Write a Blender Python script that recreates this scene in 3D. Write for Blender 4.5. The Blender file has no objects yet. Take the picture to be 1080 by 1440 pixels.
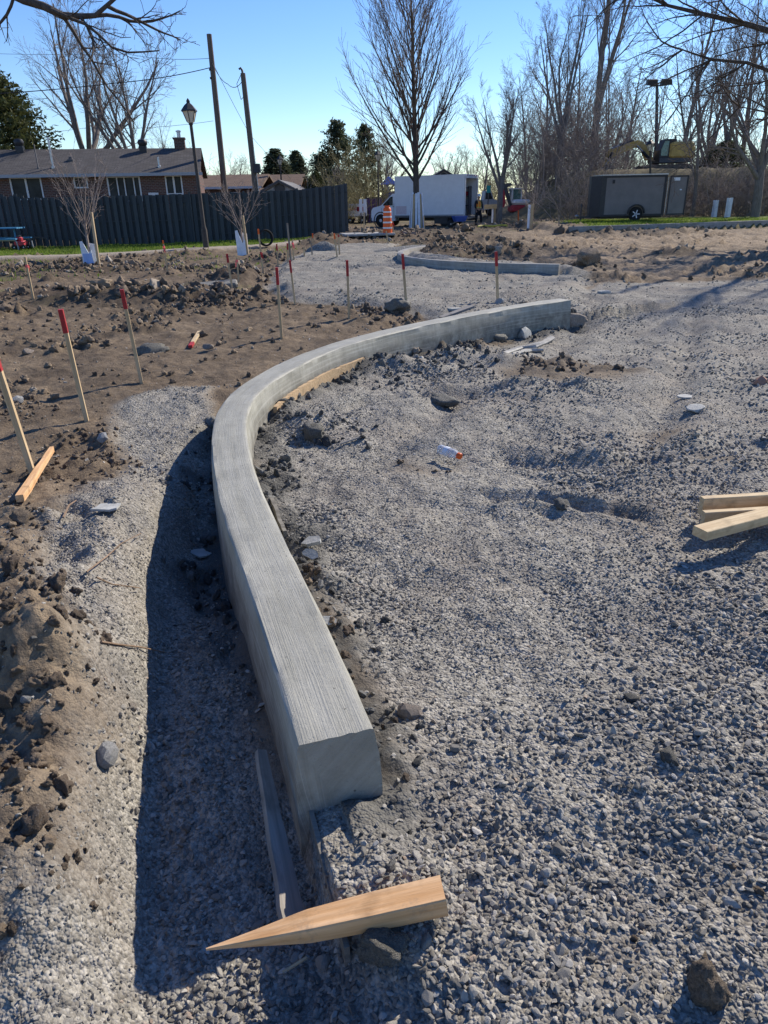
import bpy, math, random
import numpy as np
from mathutils import noise as mnoise
from mathutils import Vector, Matrix, Euler, Quaternion

random.seed(7)
RNG = np.random.default_rng(7)
R = math.radians
scn = bpy.context.scene
COL = scn.collection

# ------------------------------------------------------------------ camera, sky, sun, exposure
F, HY, ROLL, CAMZ = 1000.0, 282.0, 0.021, 1.6
PITCH = math.atan((720 - HY) / F)
cam = bpy.data.cameras.new('camera')
camo = bpy.data.objects.new('camera', cam)
COL.objects.link(camo)
cam.sensor_fit = 'VERTICAL'
cam.sensor_height = 36.0
cam.lens = 36.0 * F / 1440
cam.clip_start = 0.05
cam.clip_end = 3000
camo.matrix_world = Matrix.Translation((0, 0, CAMZ)) @ Matrix.Rotation(math.pi / 2 - PITCH, 4, 'X') @ Matrix.Rotation(-ROLL, 4, 'Z')
scn.camera = camo

SUN_AZ, SUN_EL = 45.0, 35.0
world = bpy.data.worlds.new('World')
scn.world = world
world.use_nodes = True
wn = world.node_tree
sky = wn.nodes.new('ShaderNodeTexSky')
sky.sky_type = 'NISHITA'
sky.sun_disc = False
sky.sun_elevation = R(SUN_EL)
sky.sun_rotation = R(SUN_AZ)
sky.air_density = 1.0
sky.dust_density = 0.0
sky.ozone_density = 4.0
bg = wn.nodes['Background']
bg.inputs['Strength'].default_value = 0.115
hs = wn.nodes.new('ShaderNodeHueSaturation')
hs.inputs['Hue'].default_value = 0.513
hs.inputs['Saturation'].default_value = 1.2
wn.links.new(sky.outputs[0], hs.inputs['Color'])
wn.links.new(hs.outputs[0], bg.inputs['Color'])
sl = bpy.data.lights.new('sun', 'SUN')
sl.energy = 4.3
sl.angle = R(0.53)
sl.color = (1.0, 0.92, 0.80)
so = bpy.data.objects.new('sun', sl)
COL.objects.link(so)
sdir = Vector((math.sin(R(SUN_AZ)) * math.cos(R(SUN_EL)), math.cos(R(SUN_AZ)) * math.cos(R(SUN_EL)), math.sin(R(SUN_EL))))
so.rotation_euler = sdir.to_track_quat('Z', 'Y').to_euler()
so.location = sdir * 60
vs = scn.view_settings
vs.view_transform = 'Standard'
vs.look = 'None'
vs.gamma = 1.0
vs.exposure = 0.58
vs.use_curve_mapping = False
scn.render.engine = 'CYCLES'
scn.cycles.max_bounces = 6
scn.cycles.transparent_max_bounces = 8

# ------------------------------------------------------------------ pixel -> place helpers (measuring the photograph)
_c, _s = math.cos(ROLL), math.sin(ROLL)
_cp, _sp = math.cos(PITCH), math.sin(PITCH)
def ray(px, py):
    u = (px - 540) / F; v = (py - 720) / F
    u2 = u * _c - v * _s; v2 = u * _s + v * _c
    return np.array([u2, _cp - v2 * _sp, -_sp - v2 * _cp])
def G0(px, py, z=0.0):
    r = ray(px, py)
    t = (z - CAMZ) / r[2]
    return r * t + np.array([0, 0, CAMZ])
def PP(px, py, Y):
    r = ray(px, py)
    return r * (Y / r[1]) + np.array([0, 0, CAMZ])
def V(a): return Vector((float(a[0]), float(a[1]), float(a[2])))

# ------------------------------------------------------------------ noise
def _hash(ix, iy, seed):
    h = (ix.astype(np.int64) * 374761393 + iy.astype(np.int64) * 668265263 + seed * 974634777) & 0xFFFFFFFF
    h = ((h ^ (h >> 13)) * 1274126177) & 0xFFFFFFFF
    h = h ^ (h >> 16)
    return (h & 0xFFFF) / 65535.0
def vnoise(x, y, s, seed=0):
    x = np.asarray(x, float) * s + 1000.5; y = np.asarray(y, float) * s + 1000.5
    ix = np.floor(x); iy = np.floor(y)
    fx = x - ix; fy = y - iy
    fx = fx * fx * (3 - 2 * fx); fy = fy * fy * (3 - 2 * fy)
    a = _hash(ix, iy, seed); b = _hash(ix + 1, iy, seed); c = _hash(ix, iy + 1, seed); d = _hash(ix + 1, iy + 1, seed)
    return (a * (1 - fx) + b * fx) * (1 - fy) + (c * (1 - fx) + d * fx) * fy
def fbm(x, y, s, seed=0, o=4):
    t = 0; a = 1; n = 0
    for i in range(o):
        t = t + a * vnoise(x, y, s * 2.03 ** i, seed + i * 17); n += a; a *= 0.5
    return t / n
def ridged(x, y, s, seed=0, o=3):
    t = 0; a = 1; n = 0
    for i in range(o):
        t = t + a * (1 - np.abs(2 * vnoise(x, y, s * 2.1 ** i, seed + i * 31) - 1)); n += a; a *= 0.5
    return t / n
def sstep(a, b, x):
    t = np.clip((x - a) / (b - a), 0, 1)
    return t * t * (3 - 2 * t)

def polydist(x, y, P):
    """signed distance to polygon, positive inside"""
    P = np.asarray(P, float)
    best = np.full(x.shape, 1e9); ins = np.zeros(x.shape, bool)
    n = len(P)
    for i in range(n):
        ax, ay = P[i]; bx, by = P[(i + 1) % n]
        ex, ey = bx - ax, by - ay
        L = ex * ex + ey * ey + 1e-12
        t = np.clip(((x - ax) * ex + (y - ay) * ey) / L, 0, 1)
        best = np.minimum(best, (x - ax - t * ex) ** 2 + (y - ay - t * ey) ** 2)
        cond = ((ay > y) != (by > y)) & (x < ex * (y - ay) / (ey if abs(ey) > 1e-12 else 1e-12) + ax)
        ins ^= cond
    return np.where(ins, np.sqrt(best), -np.sqrt(best))
def linedist(x, y, P):
    """distance, side (+ left of travel), arclength param to polyline"""
    P = np.asarray(P, float)
    best = np.full(x.shape, 1e9); side = np.zeros(x.shape); arc = np.zeros(x.shape)
    acc = 0.0
    for i in range(len(P) - 1):
        ax, ay = P[i]; bx, by = P[i + 1]
        ex, ey = bx - ax, by - ay
        l = math.hypot(ex, ey)
        t = np.clip(((x - ax) * ex + (y - ay) * ey) / (l * l + 1e-12), 0, 1)
        d = (x - ax - t * ex) ** 2 + (y - ay - t * ey) ** 2
        m = d < best
        best = np.where(m, d, best)
        side = np.where(m, np.sign(ex * (y - ay) - ey * (x - ax)), side)
        arc = np.where(m, acc + t * l, arc)
        acc += l
    return np.sqrt(best), side, arc

def smooth_path(P, n):
    """Catmull-Rom through points, then resampled by length and relaxed"""
    P = np.asarray(P, float)
    Q = np.vstack([2 * P[0] - P[1], P, 2 * P[-1] - P[-2]])
    out = []
    for i in range(1, len(Q) - 2):
        for k in range(20):
            t = k / 20
            p0, p1, p2, p3 = Q[i - 1], Q[i], Q[i + 1], Q[i + 2]
            out.append(0.5 * (2 * p1 + (p2 - p0) * t + (2 * p0 - 5 * p1 + 4 * p2 - p3) * t * t + (3 * p1 - p0 - 3 * p2 + p3) * t ** 3))
    out.append(P[-1])
    out = np.array(out)
    d = np.r_[0, np.cumsum(np.linalg.norm(np.diff(out, axis=0), axis=1))]
    u = np.linspace(0, d[-1], n)
    res = np.stack([np.interp(u, d, out[:, k]) for k in range(out.shape[1])], 1)
    for _ in range(30):
        res[1:-1] = 0.5 * res[1:-1] + 0.25 * (res[:-2] + res[2:])
    return res

# ------------------------------------------------------------------ kerb lines in the world
KZ = 0.24
outer_px = [(417, 1049), (395, 960), (376, 901), (355, 848), (322, 750), (307, 706), (298, 665), (295, 632), (296, 606), (300, 582),
            (311, 561), (333, 543), (370, 522), (410, 502), (470, 481), (540, 463), (623, 446), (707, 430.5), (786, 419.5)]
KERB_O = smooth_path([G0(a, b, KZ)[:2] for a, b in outer_px], 110)
def offset(P, d):
    t = np.gradient(P, axis=0); t /= np.linalg.norm(t, axis=1)[:, None]
    return P + np.stack([t[:, 1], -t[:, 0]], 1) * d      # to the right of travel
KW = 0.225
KERB_C = offset(KERB_O, KW / 2)
_t = KERB_C[0] - KERB_C[5]
KERB_X = np.vstack([KERB_C[0] + _t / np.linalg.norm(_t) * 2.0, KERB_C])
isl_px = [(634, 342), (604, 345), (572, 349), (557, 355), (563, 361), (590, 365), (640, 368.5), (700, 371), (786, 372.5)]
ISL = smooth_path([G0(a, b, 0.26)[:2] for a, b in isl_px], 60)
low_px = [(800, 330), (827, 329.5), (900, 327), (1000, 323), (1080, 320), (1250, 314)]
LOW = smooth_path([G0(a, b)[:2] for a, b in low_px], 40)

KERB_XS = np.vstack([KERB_X[:1], KERB_X[1::3], KERB_X[-1:]])
def W(px): return [tuple(G0(a, b)[:2]) for a, b in px]
PAD = W([(405, 427), (372, 404), (398, 368), (470, 348), (560, 344), (553, 356), (620, 371), (785, 377), (830, 392), (812, 428), (700, 440), (620, 452), (560, 440), (480, 428)])
GRAV = W([(548, 1090), (510, 960), (470, 880), (424, 789), (387, 722), (362, 670), (352, 620), (365, 580), (400, 548), (520, 508), (600, 492), (700, 470),
          (800, 430), (790, 415), (840, 398), (1080, 390), (1500, 384), (1700, 520)]) + [(9, 2), (9, -6), (-0.3, -6), (-0.38, 1.25), (-0.42, 1.75), (-0.1, 1.75)]
CREST = W([(160, 570), (240, 540), (310, 545), (300, 620), (306, 720), (330, 800), (415, 1100), (440, 1300)]) + [(-0.25, 0.8), (-1.0, 0.75)] + \
        W([(0, 1330), (100, 1180), (150, 1040), (150, 930), (40, 850), (60, 760), (120, 690), (190, 645), (150, 610)])
TAN = W([(640, 347), (700, 330), (760, 322), (800, 332), (1080, 322), (1400, 312), (1400, 372), (1080, 385), (850, 400), (800, 378), (700, 370)])
LAWN = W([(-400, 360), (-200, 360), (0, 361), (200, 355), (360, 348), (430, 341), (470, 332), (440, 327), (290, 336), (0, 349), (-400, 362 - 10)])
LAWN2 = [tuple(p) for p in LOW[3:]] + W([(1400, 292), (1080, 290), (930, 292), (850, 298), (790, 322)])
PATHL = smooth_path([G0(a, b)[:2] for a, b in [(-420, 369), (-200, 368.5), (0, 365.5), (100, 362.5), (200, 358), (300, 353.5), (370, 349.5), (440, 342)]], 40)

MUDDY = [W(p) for p in ([(690, 508), (760, 494), (860, 500), (930, 516), (850, 532), (740, 528)], [(985, 1190), (1080, 1150), (1090, 1330), (1020, 1300)], [(860, 700), (930, 706), (920, 724), (850, 718)],
                        [(880, 600), (960, 590), (1000, 610), (930, 622)], [(560, 640), (640, 655), (600, 672), (540, 660)], [(820, 1320), (900, 1290), (930, 1360), (860, 1400)], [(980, 640), (1080, 630), (1080, 655), (1000, 660)], [(-40, 1120), (110, 1130), (140, 1235), (70, 1265), (-40, 1255)])]
RUTS = [(W([(690, 694), (760, 694), (830, 706), (900, 716)]), .055), (W([(720, 640), (860, 655), (1000, 640), (1080, 620)]), .11), (W([(840, 420), (800, 470), (640, 560), (520, 640)]), .16), (W([(980, 420), (960, 520), (900, 640)]), .14),
        (W([(430, 590), (520, 560), (640, 545), (800, 540)]), .09)]
# px, py, radius m, height m, elongation along x
MOUNDS = [(60, 420, .8, .20, 1.6), (140, 425, .5, .16, 2), (220, 425, .7, .24, 2.0), (310, 428, .6, .16, 2), (320, 400, .6, .2, 1.2),
          (800, 380, .8, .30, 1.3), (960, 362, .7, .28, 1.4), (560, 437, .4, .12, 1.5), (640, 352, 1.6, .35, 2.2), (700, 362, 1.2, .25, 2.5),
          (560, 336, 2.0, .22, 2), (625, 333, 1.6, .22, 2), (490, 334, 1.6, .28, 1.4), (450, 343, 1.2, .35, 1.2), (410, 368, 1.2, .3, 1), (350, 395, .9, .22, 1),
          (700, 320, 1.2, .14, 2), (100, 380, 1.5, .1, 2), (125, 375, .9, .12, 1.5), (440, 603, .18, .10, 1.4), (560, 512, .3, .16, 1.8), (640, 492, .28, .12, 1.5),
          (455, 805, .09, .06, 1), (480, 880, .08, .05, 1), (740, 497, .3, .08, 1.5), (880, 330, 1.2, .15, 3), (400, 575, .14, .08, 1.2), (40, 900, .22, .10, 1.3), (110, 985, .17, .14, 1.0), (30, 1010, .2, .12, 1.2), (90, 870, .14, .08, 1.4)]
MW = [(*G0(a, b)[:2], r, h, e) for a, b, r, h, e in MOUNDS]
HILL = PP(930, 247, 55.0)

def terrain(x, y, detail=True):
    x = np.asarray(x, float); y = np.asarray(y, float)
    rr = np.hypot(x, y)
    near = rr < 60
    wob = (fbm(x, y, 1.1, 5, 3) - .5) * .5 + (fbm(x, y, 5.0, 9, 2) - .5) * .16
    kd, ks, ka = linedist(x, y, KERB_XS)
    kd = kd - KW / 2
    left = ks > 0
    gz = np.maximum.reduce([polydist(x, y, GRAV) + wob * .35, polydist(x, y, CREST) + wob * .5, polydist(x, y, PAD) + wob * .9])
    grav = sstep(-.08, .10, gz)
    mp = np.zeros_like(x)
    for P in MUDDY: mp = np.maximum(mp, sstep(-.12, .22, polydist(x, y, P) + wob * .7))
    grav = grav * (1 - .80 * mp)
    rut = np.zeros_like(x)
    for P, w_ in RUTS:
        d_, _, _ = linedist(x, y, P)
        d_ = d_ + wob * .12
        rut = rut - np.exp(-(d_ / w_) ** 2) + .7 * np.exp(-((d_ - 1.9 * w_) / w_) ** 2)
    scale = np.clip(rr / 20, .25, 1.6)
    lawn = sstep(-.5, .7, np.maximum(polydist(x, y, LAWN), polydist(x, y, LAWN2)) + wob * 1.6 * scale) * sstep(49, 46, y)
    tan = sstep(-1.0, 1.6, polydist(x, y, TAN) + wob * 4) * (1 - grav)
    pd, _, _ = linedist(x, y, PATHL[::3])
    path = sstep(.62, .42, pd + wob * .25)
    lawn = lawn * (1 - path)
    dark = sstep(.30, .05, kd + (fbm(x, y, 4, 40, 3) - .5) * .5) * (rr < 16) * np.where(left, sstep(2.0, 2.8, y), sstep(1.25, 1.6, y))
    far = sstep(52, 62, rr + wob * 10)
    moist = np.zeros_like(x)
    tan = np.maximum(tan, .55 * (1 - grav) * (y < 4.2) * left)
    # broad shape
    h = (fbm(x, y, .25, 2, 3) - .5) * .12 * np.clip(rr / 12, .15, 1) + (fbm(x, y, 1.2, 3, 3) - .5) * .07
    # ruts in the tan strip
    h = h + tan * (ridged(x * .35 + y * .2, y * 1.3, .8, 77, 3) - .5) * .28
    # falls away towards the far kerb end
    h = h - .13 * sstep(6.0, 9.5, y) * sstep(-1.5, .8, x) * sstep(13.5, 11.0, y) * (~left)
    h = h - .02
    # pad stands proud
    pdist = polydist(x, y, PAD) + wob * .3
    h = h + .12 * sstep(-.05, .35, pdist)
    # trench along the outer side of the near kerb
    tw = np.clip((y - 1.0) / 2.6, 0, 1)          # the trench narrows away from the viewer
    fadew = sstep(1.27, .98, y)
    skd = np.where(left, kd, -(kd + KW))
    tr = sstep(-.035 - .30 * fadew, .012 + .16 * fadew, skd) * sstep(.72 - .34 * tw, .44 - .22 * tw, kd + wob * .16) * sstep(4.6, 3.3, y) * sstep(.55, .95, y + .25 * x)
    h = h - .16 * tr
    h = h - .15 * left * sstep(.30, .10, kd + wob * .2) * sstep(2.6, 3.3, y) * sstep(8.0, 6.0, y)
    # bank of thrown-up soil left of the trench
    bank = left * sstep(.46 - .2 * tw, .80 - .25 * tw, kd + wob * .16) * sstep(2.4, .4, kd) * sstep(4.6, 3.2, y) * sstep(.9, 1.35, y + wob * .4)
    h = h + .17 * bank
    # loose gravel ahead of the kerb end and in front of it
    end = np.exp(-(((x + .02) / .16) ** 2 + ((y - 1.3) / .13) ** 2))
    h = h + .05 * end
    padm = sstep(.05, -.45, pdist)
    for mx, my, r, hh, e in MW:
        moist = np.maximum(moist, (np.exp(-(((x - mx) / (r * e)) ** 2 + ((y - my) / r) ** 2) * .8) * 1.5 * (fbm(x, y, 1.6, 66, 4) + .1)) * (y > 5))
        q = ((x - mx) / (r * e)) ** 2 + ((y - my) / r) ** 2
        h = h + hh * padm * np.exp(-q * 1.2) * (.65 + .7 * fbm(x, y, 2.2 / r, 60, 3))
    # ground behind the low right-hand kerb and left lawn sit higher
    ld, ls, _ = linedist(x, y, LOW[::3])
    b2 = (ls > 0) * sstep(8.0, 8.6, x) * (y > 20)
    h = h + b2 * (.24 + .10 * sstep(0, 5, ld))
    idd, iss, _ = linedist(x, y, ISL[::2])
    inside = (iss > 0) * (idd < 2.5) * (y > 15)
    h = h + .17 * inside * sstep(2.5, .5, idd) * sstep(.1, .5, idd)
    # rise that the excavator stands on
    hx, hy = HILL[0], 55.0
    q = np.maximum(np.abs(x - hx) / 9, np.abs(y - hy - 2) / 7)
    h = h + (HILL[2] + .05) * sstep(1.25, .55, q)
    far = np.maximum(far, sstep(1.5, 1.2, q))
    if detail:
        soil = (1 - grav) * (1 - lawn) * (1 - path)
        amp = np.clip(rr / 5.5, .55, 2.6)
        cl = ridged(x, y, 2.6, 11, 3) - .55
        clump = sstep(.42, .68, fbm(x, y, .7, 23, 3))
        h = h + soil * near * ((fbm(x, y, 9, 12, 3) - .5) * .035 * amp + cl * .05 * amp * (.35 + clump) + np.maximum(0, fbm(x, y, 6, 91, 2) - .58) * .22 * clump * amp)
        h = h + bank * ((fbm(x, y, 6.5, 14, 4) - .5) * .16)
        h = h + grav * near * ((fbm(x, y, 14, 15, 3) - .5) * .035 + ((fbm(x, y, 3.3, 16, 3) - .5) * .085 + (fbm(x * .7 + y * .3, y, 1.15, 26, 3) - .5) * .15) * np.clip(rr / 3.5, .35, 1) * sstep(.0, .5, kd))
        h = h + rut * .038 * near * (.5 + fbm(x, y, 3, 44, 2))
        h = h + dark * ((fbm(x, y, 7, 18, 3) - .35) * .11)
        h = h + lawn * (fbm(x, y, 3, 19, 2) - .5) * .05
    h = h * (1 - path) + path * (.10 + (fbm(x, y, .25, 2, 3) - .5) * .12)
    # the ground never stands above the island kerb or the long kerb
    h = np.where((idd < .42) & (y > 15), np.minimum(h, .13 + .12 * inside * sstep(.2, .42, idd)), h)
    return h, dict(grav=grav, lawn=lawn, tan=tan, dark=dark, path=path, far=far, bank=bank * 1.0, moist=np.clip(moist * (1 - grav), 0, 1))

def hgt(x, y): return float(terrain(np.array([x]), np.array([y]))[0][0])
def G(px, py):
    """pixel -> first point where the line of sight meets the terrain"""
    r = ray(px, py)
    z = np.linspace(.9, -.55, 146)
    t = (z - CAMZ) / r[2]
    h = terrain(r[0] * t, r[1] * t)[0]
    k = int(np.argmax(z <= h)) if (z <= h).any() else len(z) - 1
    f = 0.0
    if k > 0:
        a, b = z[k - 1] - h[k - 1], z[k] - h[k]
        f = a / (a - b + 1e-9); k -= 1
    tt = t[k] + (t[min(k + 1, len(t) - 1)] - t[k]) * f
    return np.array([r[0] * tt, r[1] * tt, h[k] + (h[min(k + 1, len(h) - 1)] - h[k]) * f])

# ------------------------------------------------------------------ materials
def mat(name, col, rough=.8, spec=.3, metal=0, var=.0, vscale=8, bump=0, bscale=40, col2=None, stretch=None, coord='Object', alpha=None, trans=0, emit=None):
    m = bpy.data.materials.new(name); m.use_nodes = True
    nt = m.node_tree; b = nt.nodes['Principled BSDF']
    b.inputs['Roughness'].default_value = rough
    b.inputs['Specular IOR Level'].default_value = spec
    b.inputs['Metallic'].default_value = metal
    if trans: b.inputs['Transmission Weight'].default_value = trans
    tc = nt.nodes.new('ShaderNodeTexCoord')
    mp = nt.nodes.new('ShaderNodeMapping')
    nt.links.new(tc.outputs[coord], mp.inputs[0])
    if stretch: mp.inputs['Scale'].default_value = stretch
    n = nt.nodes.new('ShaderNodeTexNoise'); n.inputs['Scale'].default_value = vscale; n.inputs['Detail'].default_value = 6; n.inputs['Roughness'].default_value = .62
    nt.links.new(mp.outputs[0], n.inputs['Vector'])
    c2 = col2 or tuple(max(0, c * (1 - var)) for c in col)
    c1 = col if col2 else tuple(min(1, c * (1 + var)) for c in col)
    cr = nt.nodes.new('ShaderNodeValToRGB')
    cr.color_ramp.elements[0].position = .32; cr.color_ramp.elements[1].position = .68
    cr.color_ramp.elements[0].color = (*c2, 1); cr.color_ramp.elements[1].color = (*c1, 1)
    nt.links.new(n.outputs[0], cr.inputs[0])
    nt.links.new(cr.outputs[0], b.inputs['Base Color'])
    if bump:
        n2 = nt.nodes.new('ShaderNodeTexNoise'); n2.inputs['Scale'].default_value = bscale; n2.inputs['Detail'].default_value = 5
        nt.links.new(mp.outputs[0], n2.inputs['Vector'])
        bp = nt.nodes.new('ShaderNodeBump'); bp.inputs['Strength'].default_value = 1; bp.inputs['Distance'].default_value = bump
        nt.links.new(n2.outputs[0], bp.inputs['Height']); nt.links.new(bp.outputs[0], b.inputs['Normal'])
    return m

class NT:
    def __init__(s, m): s.nt = m.node_tree
    def n(s, t, **k):
        x = s.nt.nodes.new(t)
        for a, b in k.items(): setattr(x, a, b)
        return x
    def l(s, a, b): s.nt.links.new(a, b)
    def mix(s, f, a, b, mode='MIX'):
        x = s.n('ShaderNodeMix', data_type='RGBA', blend_type=mode)
        for i, v in ((0, f), (6, a), (7, b)):
            if isinstance(v, (int, float)): x.inputs[i].default_value = v
            elif isinstance(v, tuple): x.inputs[i].default_value = (*v, 1) if len(v) == 3 else v
            else: s.l(v, x.inputs[i])
        return x.outputs[2]
    def math(s, op, a, b=0.0, clamp=False):
        x = s.n('ShaderNodeMath', operation=op, use_clamp=clamp)
        for i, v in ((0, a), (1, b)):
            if isinstance(v, (int, float)): x.inputs[i].default_value = v
            else: s.l(v, x.inputs[i])
        return x.outputs[0]
    def attr(s, name, inst=False):
        return s.n('ShaderNodeAttribute', attribute_name=name, attribute_type='INSTANCER' if inst else 'GEOMETRY').outputs['Fac']
    def noise(s, vec, scale, det=5, rough=.6):
        x = s.n('ShaderNodeTexNoise'); x.inputs['Scale'].default_value = scale; x.inputs['Detail'].default_value = det; x.inputs['Roughness'].default_value = rough
        if vec is not None: s.l(vec, x.inputs['Vector'])
        return x.outputs[0]
    def ramp(s, fac, *st):
        x = s.n('ShaderNodeValToRGB'); e = x.color_ramp.elements
        full = lambda c: (*c, 1) if isinstance(c, tuple) else (c, c, c, 1)
        e[0].position = st[0][0]; e[0].color = full(st[0][1]); e[1].position = st[-1][0]; e[1].color = full(st[-1][1])
        for p, c in st[1:-1]:
            q = e.new(p); q.color = full(c)
        s.l(fac, x.inputs[0]); return x.outputs[0]

def ground_material():
    m = bpy.data.materials.new('ground_material'); m.use_nodes = True
    t = NT(m); b = m.node_tree.nodes['Principled BSDF']
    b.inputs['Roughness'].default_value = .92; b.inputs['Specular IOR Level'].default_value = .15
    pos = t.n('ShaderNodeNewGeometry').outputs['Position']
    n1 = t.noise(pos, 1.3, 8, .65); n2 = t.noise(pos, 14, 8, .7); n3 = t.noise(pos, 70, 4, .6); n4 = t.noise(pos, .35, 4, .5)
    soil = t.mix(t.ramp(n1, (.35, 0.0), (.66, 1.0)), (.12, .089, .059), (.27, .204, .133))
    soil = t.mix(t.ramp(n2, (.38, 0.0), (.62, 1.0)), soil, t.mix(.6, soil, (.075, .055, .040)))
    soil = t.mix(t.ramp(n3, (.60, 0.0), (.75, .5)), soil, (.30, .25, .19))
    olive = t.math('MULTIPLY', t.ramp(t.noise(pos, .55, 5, .7), (.53, 0.0), (.64, 1.0)), t.ramp(t.noise(pos, 9, 4), (.42, 0.0), (.58, .8)))
    yfar = t.n('ShaderNodeSeparateXYZ'); t.l(pos, yfar.inputs[0])
    mr = t.n('ShaderNodeMapRange'); mr.inputs[1].default_value = 12; mr.inputs[2].default_value = 16; t.l(yfar.outputs[1], mr.inputs[0])
    soil = t.mix(t.math('MULTIPLY', olive, mr.outputs[0]), soil, (.135, .145, .045))
    tan = t.mix(t.ramp(n1, (.3, 0.0), (.7, 1.0)), (.24, .18, .12), (.40, .31, .21))
    tan = t.mix(t.ramp(n2, (.42, 0.0), (.66, .8)), tan, (.12, .09, .065))
    # fine gravel
    vo = t.n('ShaderNodeTexVoronoi'); vo.inputs['Scale'].default_value = 120; t.l(pos, vo.inputs['Vector'])
    vo2 = t.n('ShaderNodeTexVoronoi'); vo2.inputs['Scale'].default_value = 58; t.l(pos, vo2.inputs['Vector'])
    sep = t.n('ShaderNodeSeparateColor'); t.l(vo.outputs['Color'], sep.inputs[0])
    sep2 = t.n('ShaderNodeSeparateColor'); t.l(vo2.outputs['Color'], sep2.inputs[0])
    gv = t.math('ADD', t.math('MULTIPLY', sep.outputs[0], .55), t.math('MULTIPLY', sep2.outputs[0], .45))
    gr = t.ramp(gv, (.1, (.145, .134, .114)), (.55, (.29, .27, .228)), (.95, (.45, .42, .36)))
    dust = t.ramp(t.noise(pos, .9, 6, .7), (.46, 0.0), (.66, .75))
    gr = t.mix(dust, gr, t.mix(gv, (.17, .145, .115), (.34, .30, .25)))
    dk = t.ramp(t.noise(pos, 1.7, 6, .7), (.50, 0.0), (.66, .7))
    gr = t.mix(dk, gr, t.mix(.62, gr, (.075, .077, .08)))
    c = t.mix(t.attr('tan'), soil, tan)
    c = t.mix(t.math('MULTIPLY', t.attr('moist'), t.ramp(n2, (.3, .45), (.6, .95))), c, t.mix(n1, (.045, .033, .025), (.10, .072, .05)))
    c = t.mix(t.attr('grav'), c, gr)
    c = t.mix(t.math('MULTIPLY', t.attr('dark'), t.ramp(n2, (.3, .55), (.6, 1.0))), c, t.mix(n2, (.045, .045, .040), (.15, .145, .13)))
    lawn = t.mix(t.ramp(n2, (.3, 0.0), (.7, 1.0)), (.075, .12, .018), (.16, .20, .035))
    lawn = t.mix(t.ramp(t.noise(pos, .8, 5, .7), (.52, 0.0), (.66, .75)), lawn, (.20, .17, .07))
    c = t.mix(t.attr('lawn'), c, lawn)
    pth = t.mix(n2, (.30, .25, .19), (.40, .34, .27))
    c = t.mix(t.attr('path'), c, pth)
    litter = t.mix(n1, (.10, .075, .045), (.20, .17, .09))
    c = t.mix(t.attr('far'), c, litter)
    t.l(c, b.inputs['Base Color'])
    inv = t.math('SUBTRACT', 1.0, vo2.outputs['Distance'])
    hsoil = t.math('ADD', t.math('MULTIPLY', n2, .035), t.math('MULTIPLY', n3, .014))
    hgr = t.math('ADD', t.math('MULTIPLY', t.math('SUBTRACT', .7, vo.outputs['Distance']), .006), t.math('MULTIPLY', t.math('SUBTRACT', .7, vo2.outputs['Distance']), .010))
    gm = t.attr('grav')
    hh = t.math('ADD', t.math('MULTIPLY', hgr, gm), t.math('MULTIPLY', hsoil, t.math('SUBTRACT', 1.0, gm)))
    bp = t.n('ShaderNodeBump'); bp.inputs['Distance'].default_value = 1.0; bp.inputs['Strength'].default_value = .9
    t.l(hh, bp.inputs['Height']); t.l(bp.outputs[0], b.inputs['Normal'])
    return m

def stone_material(name, ramp, bump=.0018):
    m = bpy.data.materials.new(name); m.use_nodes = True
    t = NT(m); b = m.node_tree.nodes['Principled BSDF']
    b.inputs['Roughness'].default_value = .85; b.inputs['Specular IOR Level'].default_value = .25
    a = t.n('ShaderNodeObjectInfo').outputs['Random']
    tc = t.n('ShaderNodeTexCoord').outputs['Object']
    n = t.noise(tc, 2.2, 6, .7); n2 = t.noise(tc, 9, 4, .7)
    c = t.ramp(a, *ramp)
    c = t.mix(t.ramp(n, (.35, 0.0), (.7, .5)), c, t.mix(.55, c, (.07, .065, .06)))
    c = t.mix(t.ramp(n2, (.55, 0.0), (.7, .35)), c, (.42, .40, .37))
    t.l(c, b.inputs['Base Color'])
    bp = t.n('ShaderNodeBump'); bp.inputs['Distance'].default_value = bump; t.l(n2, bp.inputs['Height']); t.l(bp.outputs[0], b.inputs['Normal'])
    return m

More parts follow.
